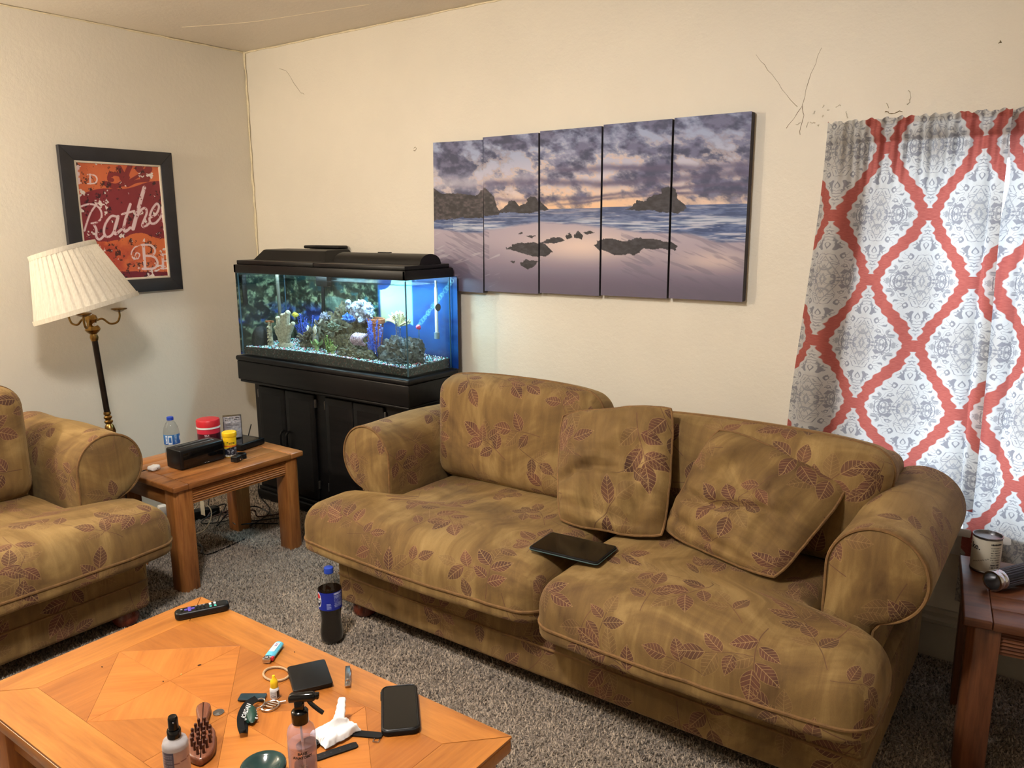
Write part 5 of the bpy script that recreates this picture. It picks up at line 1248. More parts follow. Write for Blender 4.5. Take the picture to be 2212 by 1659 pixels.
# pale staghorn coral
x, y = -3.395, 2.665; z = ground(x, y); gs = [ico((x, y, z + 0.008), 0.04, 3, 4, 0.2, 3, (1.3, 0.8, 0.6), z)]
for (dx, dz, r, bend) in ((-0.05, .10, .012, -.01), (-0.035, .15, .013, -.012), (-0.012, .165, .014, 0), (0.012, .17, .015, .004), (0.034, .185, .014, .012), (0.058, .13, .012, .022), (0.02, .12, .012, .02), (-0.022, .11, .011, -.01)):
    P = smooth_path([(x + dx * .3, y, z), (x + dx * .7, y - .008, z + dz * .5), (x + dx + bend, y - .004 + rs.uniform(-.012, .012), z + dz)], 5)
    gs.append(tube(P, r, 8, radii=[r * (1 + .12 * math.sin(i * 1.9)) for i in range(len(P))]))
    gs.append(ico(tuple(P[-1]), r * 1.02, 2, dx * 50, 0.15))
deco('branch_coral', 'pale finger shaped branching coral at the left of the tank', 'coral', join(*gs), M_stag, (x, y, z))
# rocky reef mound
x, y = -3.06, 2.74; z = ground(x, y)
mound = [ico((-3.06 + dx, 2.765 + dy, z + dz), r, 4, i * 1.7, 0.5, 4.0, (1, 0.55, 0.9), z) for i, (dx, dy, dz, r) in enumerate(
    ((-.15, .03, .04, .085), (-.05, .04, .06, .10), (.06, .03, .06, .10), (-.02, .055, .15, .085), (.09, .05, .14, .08), (-.15, .05, .11, .07), (.16, .0, .03, .07), (-.08, -.03, .02, .06), (.03, -.04, .02, .06), (.11, -.05, .01, .05), (-.02, -.06, .005, .05), (-.20, .02, .03, .05)))]
deco('reef_rock', 'heap of brown reef rock in the middle of the tank', 'rock', join(*mound), M_rock, (x, y, z))
def frill(cx_, cy_, cz_, R, n, seed, lobes=5, up=0.6):
    """a ruffled coral plate"""
    r_ = random.Random(seed); nr, na = 7, 40; V = []
    for j in range(nr):
        for i in range(na):
            a = 2 * PI * i / na; rr = R * (j / (nr - 1)) ** 0.8
            w = math.sin(a * lobes + seed) * 0.28 * (j / (nr - 1)); V.append((cx_ + rr * math.cos(a) * (1 + w * .4), cy_ + rr * math.sin(a) * 0.7, cz_ + up * R * (j / (nr - 1)) ** 2 + R * w))
    return V, grid_faces(na, nr, True)
def branchy(cx_, cy_, cz_, R, n, seed, r=0.004):
    r_ = random.Random(seed); gs = []
    for k in range(n):
        th_, ph = r_.uniform(0, 2 * PI), r_.uniform(0.1, 1.35); d = Vector((math.cos(th_) * math.sin(ph), math.sin(th_) * math.sin(ph) * 0.7, math.cos(ph)))
        p0 = Vector((cx_, cy_, cz_)); p1 = p0 + d * R * 0.55 + Vector((r_.uniform(-.2, .2) * R, 0, r_.uniform(-.1, .2) * R)); p2 = p0 + d * R * r_.uniform(.85, 1.1)
        gs.append(tube(smooth_path([p0, p1, p2], 4), r, 6, radii=[r * 1.1] * 4 + [r] * 4 + [r * .6]))
    return join(*gs)
deco('blue_coral', 'bright blue branching coral on top of the reef rock', 'coral', branchy(-2.945, 2.700, 1.035, 0.042, 26, 3, 0.0055), M_bluec, (-2.945, 2.700, 1.02))
deco('mottled_coral', 'white and dark mottled dome coral, highest in the tank', 'coral', join(ico((-2.905, 2.755, 1.085), 0.062, 4, 3, 0.3, 6, (1.15, 0.7, 0.85)), *[ico((-2.905 + 0.055 * math.cos(a * .9), 2.72 - .004 * (a % 3), 1.085 + 0.045 * math.sin(a * 1.3)), 0.015, 2, a, .4, 4) for a in range(12)]), M_zebra, (-2.905, 2.765, 1.03))
_yp = 2.70
deco('clay_pot', 'orange terracotta pot leaning under the mottled coral', 'tank ornament', rot(lathe([(0, 0), (0.032, 0), (0.040, 0.15), (0.046, 0.152), (0.046, 0.172), (0.036, 0.172), (0.030, 0.01), (0, 0.01)], 24, (-2.845, 2.775, ground(-2.845, 2.775))), 'Y', 0.08, (-2.845, 2.775, GZ)), M_clay, (-2.845, 2.775, ground(-2.845, 2.775)))
deco('brain_coral', 'pink ridged brain coral at the foot of the reef rock', 'coral', join(*[tube(smooth_path([(-2.865 + .014 * k, 2.66, 0.935), (-2.868 + .014 * k, 2.642, 0.958), (-2.862 + .014 * k, 2.65, 0.978), (-2.86 + .014 * k, 2.672, 0.985)], 4), 0.0075, 8) for k in range(6)]), M_pinkc, (-2.83, 2.65, 0.93))
deco('green_coral', 'olive green mushroom coral low on the reef rock', 'coral', join(frill(-3.135, 2.655, 0.905, 0.036, 30, 2), lathe([(0, 0), (.012, 0), (.009, .045), (0, .045)], 10, (-3.135, 2.655, ground(-3.135, 2.655)))), M_greenpl, (-3.135, 2.655, ground(-3.135, 2.655)))
deco('lettuce_coral', 'pale green ruffled lettuce coral near the front glass', 'coral', join(frill(-2.985, 2.625, 0.893, 0.030, 30, 5, 4, .9), lathe([(0, 0), (.010, 0), (.008, .03), (0, .03)], 10, (-2.985, 2.625, ground(-2.985, 2.625)))), M_greenpl, (-2.985, 2.625, ground(-2.985, 2.625)))
deco('grey_coral', 'grey ruffled table coral on the left flank of the reef rock', 'coral', join(frill(-3.20, 2.69, 0.965, 0.045, 30, 9, 6, .5), frill(-3.165, 2.71, 1.005, 0.035, 30, 4, 5, .5), lathe([(0, 0), (.02, 0), (.012, .11), (0, .11)], 10, (-3.195, 2.70, ground(-3.195, 2.70)))), M_zebra if False else mott('grey coral', (96, 92, 84), (196, 190, 180), 90), (-3.195, 2.70, ground(-3.195, 2.70)))
def weed(x, y, h, n, spread, seed, leaf=0.008, mat=None, curl=0.25):
    n = int(n * 1.6); leaf *= 0.62
    r_ = random.Random(seed); gs = []; z = ground(x, y)
    for k in range(n):
        a = r_.uniform(0, 2 * PI); d = r_.uniform(.3, 1.15) * spread; hh = h * r_.uniform(.35, 1.0)
        P = smooth_path([(x + math.cos(a) * d * .35, y + math.sin(a) * d * .2, z), (x + math.cos(a) * d * .75, y + math.sin(a) * d * .3, z + hh * .55), (x + math.cos(a) * d, y + math.sin(a) * d * .5, z + hh)], 5)
        gs.append(tube(P, .0018, 5))
        for p in P[1:]:
            for s in range(3):
                t_ = r_.uniform(0, 6.28); q_ = Vector((math.cos(t_), math.sin(t_) * .6, .5)).normalized() * leaf * 1.6
                b_ = Vector((-math.sin(t_), math.cos(t_), 0)) * leaf * .55
                gs.append(([tuple(p), tuple(p + q_ * .5 + b_), tuple(p + q_), tuple(p + q_ * .5 - b_ + Vector((0, 0, .0015)))], [(0, 1, 2, 3)]))
    return join(*gs)
deco('water_plant', 'yellow green leafy plastic plant before the reef rock', 'tank plant', weed(-3.03, 2.64, 0.085, 6, 0.025, 5), M_greenp, (-3.03, 2.64, ground(-3.03, 2.64)))
deco('water_plant', 'tall blue bushy plastic plant right of the reef rock', 'tank plant', weed(-2.735, 2.67, 0.19, 18, 0.055, 6, .009), M_bluep, (-2.735, 2.67, ground(-2.735, 2.67)))
deco('water_plant', 'dark blue bushy plant behind the pale branching coral', 'tank plant', weed(-3.40, 2.80, 0.17, 18, 0.06, 16, .009), M_bluep, (-3.40, 2.80, ground(-3.40, 2.80)))
deco('water_plant', 'blue feathery plant above the black cave ornament', 'tank plant', weed(-3.55, 2.80, 0.17, 14, 0.05, 19, .009), M_bluep, (-3.55, 2.80, ground(-3.55, 2.80)))
deco('water_plant', 'dark speckled spiky plant at the right end of the tank', 'tank plant', weed(-2.60, 2.68, 0.22, 7, 0.05, 9, .007), M_darkplant, (-2.60, 2.68, ground(-2.60, 2.68)))
z = ground(-2.57, 2.70)
deco('hill_rock', 'mossy grey rock hill at the right end of the tank', 'rock', join(ico((-2.61, 2.69, z + .03), .085, 4, 7, .45, 4, (1.1, .7, .95), z), ico((-2.53, 2.71, z + .045), .065, 4, 2, .45, 4, (.9, .8, 1.0), z), ico((-2.68, 2.70, z + .01), .06, 4, 5, .45, 4, (1, .8, 1), z), ico((-2.57, 2.65, z), .05, 4, 9, .4, 4, (1.2, .7, .8), z)), M_rock2, (-2.57, 2.70, z))
z = ground(-2.515, 2.74); fl = Thing('water_flower', 'pink plastic flower on a thin stem in the tank', 'tank plant', (-2.515, 2.74, z))
fl.part('stem', tube([(-2.515, 2.74, z), (-2.512, 2.738, z + .16)], .0015, 6), M_greenp)
fl.part('petals', ico((-2.512, 2.737, z + .166), .012, 2, 3, .5, 4), M_pink)
tl = Thing('heater_tube', 'white glass heater tube hanging at the right end of the tank', 'heater', (-2.495, 2.845, 1.0))
tl.part('tube', lathe([(0, 0), (.008, 0), (.008, .21), (.005, .215), (.005, .245), (0, .245)], 14, (-2.495, 2.845, 1.0)), M_white)
tl.part('cap', lathe([(0, 0), (.013, 0), (.013, .03), (0, .03)], 14, (-2.495, 2.845, 0.969)), plain('grey plastic cap', (120, 140, 156), .4))
single('suction_cup', 'dark suction cup stuck on the right tank glass', 'suction cup', join(rot(lathe([(0, 0), (.018, 0), (.012, .010), (.006, .016), (0, .016)], 16, (0, 0, 0)), 'Y', -PI / 2), ([], [])), M_blackpl, (AX1 - gt - 0.0005, 2.80, 1.125), world=False)
lt = single('lift_tube', 'clear grey air lift tube in the left part of the tank', 'tube', tube([(-3.495, 2.72, 0.99), (-3.50, 2.72, 1.26)], .009, 10), plain('grey tube', (84, 84, 76), .3), (-3.5, 2.72, 0.99))
def fish(name, label, p, L, hgt, body, fin, yaw):
    T_ = Thing(name, label, 'fish', p, yaw, 'fish in the tank'); B = ico((0, 0, 0), 1, 3, 0, 0)
    b = xf(B, lambda v: Vector((v.x * L * .5, v.y * L * .12 * (1 - .3 * v.x), v.z * hgt * .5 * (1 - .15 * v.x))))
    o = T_.part('body', b, body, local=True, smooth=180)
    def finp(pts, nm):
        V = [(x, s, z) for s in (-.0006, .0006) for x, z in pts]; m = len(pts)
        T_.part(nm, (V, [tuple(range(m - 1, -1, -1)), tuple(range(m, 2 * m))] + [(i, (i + 1) % m, m + (i + 1) % m, m + i) for i in range(m)]), fin, local=True)
    finp([(-L * .42, 0), (-L * .72, hgt * .42), (-L * .62, 0), (-L * .72, -hgt * .42)], 'tail_fin')
    finp([(L * .1, hgt * .42), (-L * .15, hgt * .8), (-L * .35, hgt * .3)], 'dorsal_fin'); finp([(L * .05, -hgt * .42), (-L * .18, -hgt * .75), (-L * .32, -hgt * .3)], 'anal_fin')
    for s in (-1, 1): T_.part('eye', ico((L * .34, s * L * .085, hgt * .08), L * .04, 1), M_blackgloss, local=True)
fish('fish', 'small plump yellow fish above the pale branching coral', (-3.345, 2.70, 1.045), 0.036, 0.026, mott('yellow fish', (176, 160, 40), (236, 222, 96), 90), M_greenpl, 0.5)
fish('fish', 'white and yellow angelfish before the reef rock', (-3.13, 2.645, 0.985), 0.040, 0.040, mott('white fish', (214, 214, 210), (240, 238, 232), 60), M_yellow, -0.4)

deco('branch_coral', 'small grey green tufted coral between the angelfish and the blue coral', 'coral', branchy(-3.06, 2.70, 0.985, 0.045, 30, 41, .0045), mott('grey green coral', (60, 72, 60), (150, 160, 138), 90), (-3.06, 2.70, 0.97))
deco('branch_coral', 'pale lilac tufted coral above the green mushroom coral', 'coral', branchy(-3.13, 2.715, 1.03, 0.040, 26, 43, .0045), mott('lilac coral', (84, 86, 110), (176, 178, 196), 90), (-3.13, 2.715, 1.02))
deco('branch_coral', 'brown knobbly coral right of the pale branching coral', 'coral', join(branchy(-3.27, 2.70, 0.90, 0.065, 26, 47, .007), ico((-3.27, 2.71, ground(-3.27, 2.71) + .01), .045, 3, 3, .4, 4, (1.1, .7, .8), ground(-3.27, 2.71))), mott('brown coral', (48, 44, 38), (126, 116, 96), 90), (-3.27, 2.71, ground(-3.27, 2.71)))
deco('branch_coral', 'cream fan of tube coral in front of the pale backdrop', 'coral', branchy(-2.70, 2.80, 1.02, 0.075, 34, 53, .004), mott('cream coral', (176, 160, 110), (236, 226, 186), 90), (-2.70, 2.80, 1.01))
deco('hill_rock', 'low dark rock right of the lettuce coral by the front glass', 'rock', join(*[ico((-2.90 + .05 * k, 2.63 + .01 * (k % 2), ground(-2.9, 2.63) + .008), .038, 4, 20 + k, .45, 4, (1.1, .7, .8), ground(-2.9, 2.63)) for k in range(4)]), M_rock, (-2.83, 2.63, ground(-2.83, 2.63)))
# ------------------------------------------------------------------ labels wrapped round bottles and jars
def wrap_label(T_, name, r, z0, z1, a0, a1, fn, nx=90, nz=40, parent=None, mat=None, rtop=None):
    """local label from angle a0 (left edge as seen) to a1; fn(s,t) -> srgb"""
    s, t = np.meshgrid(np.linspace(0, 1, nx), np.linspace(0, 1, nz)); s, t = s.ravel(), t.ravel(); a = a0 + (a1 - a0) * s
    rr = r if rtop is None else r * t + rtop * (1 - t)
    V = np.stack([rr * np.cos(a), rr * np.sin(a), z1 + (z0 - z1) * t], 1)
    F = [(j * nx + i, (j + 1) * nx + i, (j + 1) * nx + i + 1, j * nx + i + 1) for j in range(nz - 1) for i in range(nx - 1)]
    return T_.part(name, (V, F), mat or M_label, parent, local=True, colors=lin(fn(s, t)), smooth=180)
def lines(s, t, s0, s1, t0, t1, n, col, c, fill=0.55, seed=0):
    m = (s > s0) & (s < s1) & (t > t0) & (t < t1); k = (t - t0) / (t1 - t0) * n
    ink = m & ((k % 1) < fill) & (vnoise(s * 140 + seed, np.floor(k) * 7.3 + seed) > 0.28)
    return np.where(ink[:, None], np.array(col, float), c)
facing = lambda x, y: math.atan2(-y, -x)          # angle towards the viewer's side of the room
def full(c, s): return np.tile(np.array(c, float), (len(s), 1))

# ------------------------------------------------------------------ soda bottle on the carpet
x, y = -2.113, 1.787; fa = facing(x, y)
sb = Thing('soda_bottle', 'half drunk cola bottle standing on the carpet by the sofa corner', 'bottle', (x, y, 0.004))
sb.part('bottle', lathe([(0, .004), (.026, 0), (.034, .004), (.0405, .014), (.0415, .04), (.0385, .065), (.0355, .09), (.0375, .115), (.0425, .14), (.0435, .17), (.0435, .20), (.041, .218), (.033, .24), (.022, .258), (.0145, .265), (.0145, .27)], 36), M_pet, local=True, smooth=60)
sb.part('cola', lathe([(0, .006), (.025, .002), (.033, .006), (.0395, .015), (.0405, .04), (.0375, .065), (.0345, .09), (.0365, .115), (.0415, .14), (.0425, .17), (.0425, .207), (0, .207)], 36), M_cola, local=True, smooth=60, label='black cola')
sb.part('cap', lathe([(0, .290), (.012, .290), (.0165, .287), (.017, .268), (.0155, .266), (0, .266)], 28), M_bluecap, local=True, label='blue screw cap')
def cola_label(s, t):
    c = full((22, 40, 150), s)
    d = np.hypot((s - .06) * 3.4, t - .45); c = np.where((d < .42)[:, None], np.array((236, 236, 240.)), c)
    up = (d < .36) & (t < .36 + .05 * np.sin(s * 30)); c = np.where(up[:, None], np.array((206, 36, 48.)), c)
    dn = (d < .36) & (t > .58 + .05 * np.sin(s * 30)); c = np.where(dn[:, None], np.array((24, 30, 60.)), c)
    c = lines(s, t, .62, .93, .05, .16, 1, (190, 196, 226), c, .8); c = lines(s, t, .62, .93, .2, .86, 9, (150, 160, 210), c, .5)
    c = lines(s, t, .38, .52, .60, .95, 4, (150, 160, 214), c, .6, 5); return c
lb = wrap_label(sb, 'label', .0442, .138, .206, fa - 1.25, fa + 1.25, cola_label)
sb.part('label_text', wrap_text(text_geo('pepsi', 0.014, 0.0002), .0445, .175, fa - 1.13), M_ink, lb, local=True)
# ------------------------------------------------------------------ things on the oak end table
TZ = 0.4702
x, y = -3.30, 1.927; fa = facing(x, y)
wb = Thing('water_bottle', 'clear water bottle with blue label behind the black speaker', 'bottle', (x, y, TZ))
wb.part('bottle', lathe([(0, .003), (.024, 0), (.032, .005), (.0335, .03), (.032, .06), (.034, .065), (.034, .112), (.0335, .12), (.030, .14), (.021, .16), (.0135, .17), (.0135, .178)], 32), M_pet, local=True, smooth=60)
wb.part('cap', lathe([(0, .189), (.012, .189), (.0148, .187), (.0148, .174), (0, .174)], 24), M_bluecap, local=True, label='blue screw cap')
def water_label(s, t):
    c = lerp((60, 120, 180), (36, 84, 156), t); c = np.where(((t > .1) & (t < .95) & (np.abs(s - .42) < .09) & ((np.abs(s - .42) > .06) | (t < .25) | (t > .8)))[:, None], np.array((214, 224, 236.)), c)
    c = lines(s, t, .2, .3, .1, .95, 6, (220, 230, 240), c, .6); c = lines(s, t, .62, .72, .05, .95, 7, (190, 210, 230), c, .5, 3)
    return np.where(((s > .88) & (np.abs(t - .45) < .2))[:, None], np.array((232, 232, 236.)), c)
wrap_label(wb, 'label', .0347, .066, .111, fa - 1.4, fa + 1.4, water_label)
x, y = -3.30, 2.115; fa = facing(x, y)
rj = Thing('red_jar', 'wide plastic jar with red screw lid behind the speaker', 'jar', (x, y, TZ))
rj.part('jar', lathe([(0, 0), (.048, 0), (.0515, .004), (.0515, .098), (.050, .102), (.050, .106), (0, .106)], 36), plain('red jar body', (190, 40, 62), .3, var=.08), local=True)
rj.part('neck_ring', lathe([(.046, .100), (.0545, .100), (.0545, .108), (.046, .108)], 36), M_white, local=True, label='white ring under the lid')
rj.part('lid', lathe([(0, .142), (.046, .142), (.051, .140), (.0535, .135), (.0535, .109), (.046, .109)], 36), M_redlid, local=True, label='red screw lid')
def jar_label(s, t):
    c = full((200, 46, 70), s); band = (t > .22) & (t < .72 + .1 * np.sin(s * 7)); n = fbm(s * 12, t * 5, 4)
    c = np.where(band[:, None], lerp((30, 10, 18), (110, 22, 40), n), c); c = lines(s, t, .36, .50, .25, .6, 5, (214, 190, 200), c, .5)
    return np.where(((t > .74) & (s > .4))[:, None], np.array((176, 84, 56.)), c)
wrap_label(rj, 'label', .0518, .008, .096, fa - 1.5, fa + 1.5, jar_label)
x, y = -3.095, 2.085; fa = facing(x, y)
fd = Thing('fish_food_jar', 'small fish food jar with yellow lid beside the speaker', 'jar', (x, y, TZ))
fd.part('jar', lathe([(0, 0), (.025, 0), (.0265, .004), (.0275, .06), (.0295, .088), (.0295, .094), (0, .094)], 32), M_yellow, local=True)
fd.part('lid', lathe([(0, .116), (.029, .116), (.032, .113), (.0325, .097), (.031, .0945), (0, .0945)], 32), M_yellow, local=True, label='yellow snap lid')
def food_label(s, t):
    n = fbm(s * 14, t * 9, 4); c = full((240, 198, 30), s)
    c = np.where(((t > .36) & (t < .46))[:, None], np.array((214, 110, 40.)), c)
    b = t > .46 + .10 * np.exp(-((s - .2) / .2) ** 2); c = np.where(b[:, None], lerp((26, 30, 44), (150, 156, 168), sstep(.5, .7, n)), c)
    return lines(s, t, .1, .9, .92, .99, 1, (226, 224, 210), c, .9)
lb = wrap_label(fd, 'label', .0267, .003, .088, fa - 1.5, fa + 1.5, food_label, rtop=.0297)
fd.part('label_text', wrap_text(text_geo('Tetra', 0.017, 0.0003, 0.25), .0298, .068, fa + .05), M_ink, lb, local=True)
# standing foil pouch
pc = Thing('foil_pouch', 'grey printed foil pouch standing behind the fish food jar', 'pouch', (-3.255, 2.215, TZ + 0.032), math.radians(56))
nx, nz = 40, 60; s, t = np.meshgrid(np.linspace(0, 1, nx), np.linspace(0, 1, nz)); s, t = s.ravel(), t.ravel()
dep = .018 * np.clip(1 - np.abs(2 * s - 1) ** 2.5, 0, 1) * np.clip((1 - t) * 1.3, 0, 1) * np.clip(t * 14 + .35, 0, 1)
wr = (fbm(s * 5, t * 9, 4) - .5) * .006
V = np.concatenate([np.stack([(s - .5) * .084, -dep + wr, t * .108], 1), np.stack([(s - .5) * .084, dep + wr + .0006, t * .108], 1)])
Fq = [(j * nx + i, j * nx + i + 1, (j + 1) * nx + i + 1, (j + 1) * nx + i) for j in range(nz - 1) for i in range(nx - 1)]
F = Fq + [tuple(q + nx * nz for q in f[::-1]) for f in Fq]
def pouch_c(s, t):
    t2 = 1 - t; c = lerp((176, 172, 176), (120, 118, 124), fbm(s * 6, t * 7, 4)); c = lines(s, t2, .12, .88, .08, .2, 2, (40, 38, 44), c, .6); c = lines(s, t2, .15, .85, .30, .55, 5, (90, 90, 100), c, .4, 2)
    c = lines(s, t2, .2, .7, .62, .9, 7, (100, 100, 108), c, .4, 7); return np.where(((s < .05) | (s > .95))[:, None], np.array((40, 40, 46.)), c)
pc.part('pouch', (V, F), M_label, local=True, colors=lin(np.concatenate([pouch_c(s, t), pouch_c(s, t)])), smooth=180)
pc.part('top_seal', bb(-.042, .042, -.0012, .0016, .1075, .114), M_steel, local=True)
# black media box under the pouch
mb = Thing('media_box', 'flat black media box under the foil pouch', 'electronics box', (-3.20, 2.22, TZ), math.radians(8))
mb.part('case', rbox((0, 0, .017), (.15, .15, .028), .004), M_blackpl, local=True); mb.part('top_plate', rbox((0, 0, .0312), (.13, .13, .0005)), M_blackgloss, local=True)
for sx in (-1, 1):
    for sy in (-1, 1): mb.part('rubber_foot', lathe([(0, 0), (.008, 0), (.008, .004), (0, .004)], 12, (sx * .06, sy * .06, 0)), M_blackmat, local=True)
# bluetooth style speaker
sp = Thing('speaker', 'black rectangular tabletop speaker at the front of the oak end table', 'speaker', (-3.125, 1.932, TZ), math.radians(1.5))
sp.part('case', rbox((0, 0, .046), (.104, .222, .088), .007, 3), M_blackpl, local=True)
sp.part('front_grille', rbox((.0522, .002, .042), (.0016, .196, .066), .0006), M_blackgloss, local=True, label='glossy dark front panel')
sp.part('carry_slot', rbox((-.005, 0, .0903), (.034, .17, .0012), .0005), M_blackmat, local=True)
sp.part('slot_lip', tube([(-.022, -.085, .0905), (.012, -.085, .0905), (.012, .085, .0905), (-.022, .085, .0905)], .0022, 6, closed=True), M_steel, local=True)
for k in (-1, 0, 1): sp.part('indicator', ico((.0532, .015 + k * .009, .0095), .0013, 1), M_whiteink, local=True)
for sy in (-1, 1): sp.part('rubber_foot', rbox((0, sy * .08, .001), (.07, .02, .002)), M_blackmat, local=True)
# adapter and coiled cable
ad = Thing('power_adapter', 'black plug adapter with coiled cable on the front table edge', 'power adapter', (-3.005, 2.06, TZ), math.radians(20))
ad.part('plug_body', rbox((0, -.012, .0135), (.034, .04, .026), .004, 3), M_blackpl, local=True)
for k in (-1, 1): ad.part('prong', rbox((.022, -.012 + k * .006, .0135), (.012, .0015, .006)), M_chrome, local=True)
for k in range(4): ad.part('cable_coil', tube([(-.006 + .021 * math.cos(a * PI / 10), .035 + .017 * math.sin(a * PI / 10), .004 + k * .006) for a in range(20)], .003, 6, closed=True), M_blackpl, local=True)
ec = Thing('earbud_case', 'white earbud charging case at the left end of the speaker', 'earbud case', (-3.185, 1.765, TZ), math.radians(15))
ec.part('case', xf(ico((0, 0, 0), 1, 4), lambda v: Vector((math.copysign(abs(v.x) ** .6, v.x) * .021, math.copysign(abs(v.y) ** .6, v.y) * .024, math.copysign(abs(v.z) ** .6, v.z) * .0105 + .0107))), M_white, local=True, smooth=180)
ec.part('port', rbox((.0206, 0, .0085), (.0015, .008, .0025), .0005), M_blackmat, local=True); ec.part('lid_seam', tube([(.0205 * math.cos(a), .0236 * math.sin(a), .0135) for a in np.linspace(0, 2 * PI, 30)[:-1]], .0004, 4, closed=True), plain('grey seam', (150, 150, 150)), local=True)
single('charging_cable', 'thin dark cable running off the table behind the earbud case', 'cable', tube(smooth_path([(-3.19, 1.735, TZ + .008), (-3.20, 1.70, TZ + .004), (-3.22, 1.672, TZ + .003), (-3.23, 1.66, TZ - .03), (-3.25, 1.655, .2), (-3.3, 1.66, .016)], 6), .0022, 6), M_blackpl, (-3.2, 1.72, TZ))
# ------------------------------------------------------------------ under the table
ps = Thing('power_strip', 'black power strip with blue light on the carpet under the end table', 'power strip', (-3.66, 2.17, 0.011), math.radians(72))
ps.part('body', rbox((0, 0, .02), (.34, .055, .04), .006), M_blackpl, local=True)
for k in range(5): ps.part('socket', rbox((-.11 + k * .055, 0, .0402), (.032, .034, .001), .0003), M_blackmat, local=True)
t_ = NT('blue indicator'); t_.p.inputs['Emission Color'].default_value = (.15, .2, 1, 1); t_.p.inputs['Emission Strength'].default_value = 14
ps.part('indicator', rbox((-.10, -.0275, .03), (.008, .002, .008)), t_.m, local=True, label='glowing blue light')
ch = Thing('wall_charger', 'white square charger plugged into the power strip', 'charger', (-3.70, 2.07, 0.0515), math.radians(72))
ch.part('body', rbox((0.01, 0, .030), (.05, .046, .058), .006), M_white, local=True); ch.part('cable', tube(smooth_path([(-.015, -.01, .02), (-.05, -.03, -.01), (-.09, -.035, -.034), (-.14, -.03, -.037)], 6), .002, 6), M_white, local=True)
tg = Thing('cord_tag', 'cream paper tag on a white cord under the end table', 'tag', (-3.47, 2.16, 0.012))
tg.part('tag', xf(rbox((0, 0, 0), (.045, .0006, .075)), lambda v: Vector((v.x * .8 - .006, v.y - .3 * (v.z) ** 2 * 10 * .3, v.z + .105))), M_cream, local=True)
tg.part('cord', tube(smooth_path([(-.01, 0, .14), (.03, .02, .10), (.06, -.01, .05), (.05, -.06, .008), (-.02, -.14, .003)], 6), .0025, 6), M_cream, local=True)
tg.part('back_cord', tube(smooth_path([(-.01, 0, .14), (-.06, .03, .15), (-.12, .04, .08), (-.16, .02, .043)], 6), .0025, 6), M_cream, local=True)
r_ = random.Random(31)
for k, lab in enumerate(('black cable looping from the power strip to the tank stand', 'dark red brown cable curling by the back leg of the end table', 'black cable lying nearest the baseboard under the end table', 'thin black cable tangled over the others under the end table')):
    P0 = Vector((-3.62 + .02 * k, 2.26 + .02 * k, .035)); P = [P0]
    for j in range(6):
        P.append(Vector((-3.62 + .05 * k + .055 * j + r_.uniform(-.04, .04), 2.28 + .045 * j + r_.uniform(-.06, .06) - .03 * k, .016 + (.05 * math.sin(j * 1.3 + k) ** 2 if j in (1, 2, 3) else 0))))
    single('cable', lab, 'cable', tube(smooth_path(P, 6), .0035, 6), plain('cable brown', (66, 34, 26), .5) if k == 1 else M_blackpl, tuple(P0), group='cables under the end table')
single('cable', 'black cable draped along the left baseboard towards the power strip', 'cable', tube(smooth_path([(-3.66, 2.0, .02), (-3.70, 1.9, .014), (-3.6, 1.82, .014), (-3.45, 1.98, .014), (-3.3, 2.02, .014), (-3.2, 1.96, .014)], 6), .003, 6), M_blackpl, (-3.6, 1.9, .011), group='cables under the end table')
single('cable', 'black cable with a switch hanging at the wall under the end table', 'cable', join(tube(smooth_path([(-3.62, 2.28, .05), (-3.70, 2.36, .12), (-3.72, 2.46, .20), (-3.74, 2.60, .27), (-3.76, 2.68, .40)], 6), .003, 6), rbox((-3.715, 2.44, .19), (.02, .035, .022), .004)), M_blackpl, (-3.7, 2.36, .04), group='cables under the end table')

# ------------------------------------------------------------------ things on the coffee table
Z0 = CZ + 0.0006
ph = Thing('smartphone', 'black cased phone lying face up near the table edge', 'phone', (-1.125, 1.13, Z0), math.radians(45))
ph.part('case', bprism(rrect(.082, .172, .016, 6), 0, .0125, .0035, 3), M_blackmat, local=True)
ph.part('screen', prism(rrect(.070, .158, .010, 6), .0126, .0129), M_screen, local=True, smooth=0)
ph.part('case_lip', tube([(x, y, .0125) for x, y in rrect(.075, .164, .013, 6)], .0016, 6, closed=True), M_blackpl, local=True)
ph.part('button_cutout', rbox((-.041, .052, .008), (.003, .028, .006), .001), M_blackgloss, local=True)
wl = Thing('wallet', 'black leather bifold wallet beside the hair tie', 'wallet', (-1.388, 1.10, Z0), math.radians(-31))
for k, (z, sh) in enumerate(((0, 0), (.0062, .002))):
    wl.part('leather_flap', xf(bprism(rrect(.106, .090, .006), z, z + .0056, .0018), lambda v: Vector((v.x + sh, v.y, v.z + .004 * max(0, -v.x / .053) ** 2 * (1 if k else .3)))), M_blackpl, local=True)
wl.part('fold', tube([(-.0525, -.043, .006), (-.0525, .043, .006)], .0056, 10), M_blackpl, local=True)
rm = Thing('remote_control', 'black streaming remote with purple arrow pad at the far table corner', 'remote', (-1.888, 1.145, Z0), math.radians(62.4 - 90))
M_purple = plain('purple buttons', (84, 66, 168), .5); M_teal = plain('teal button', (60, 160, 150), .5)
rm.part('body', xf(bprism(rrect(.040, .140, .014, 6), 0, .020, .006, 4), lambda v: Vector((v.x, v.y, v.z))), M_blackpl, local=True)
for dx, dy in ((0, 0), (.009, 0), (-.009, 0), (0, .009), (0, -.009)): rm.part('arrow_button', rbox((dx, dy - .032, .0205), (.0085, .0085, .002), .0015), M_purple, local=True)
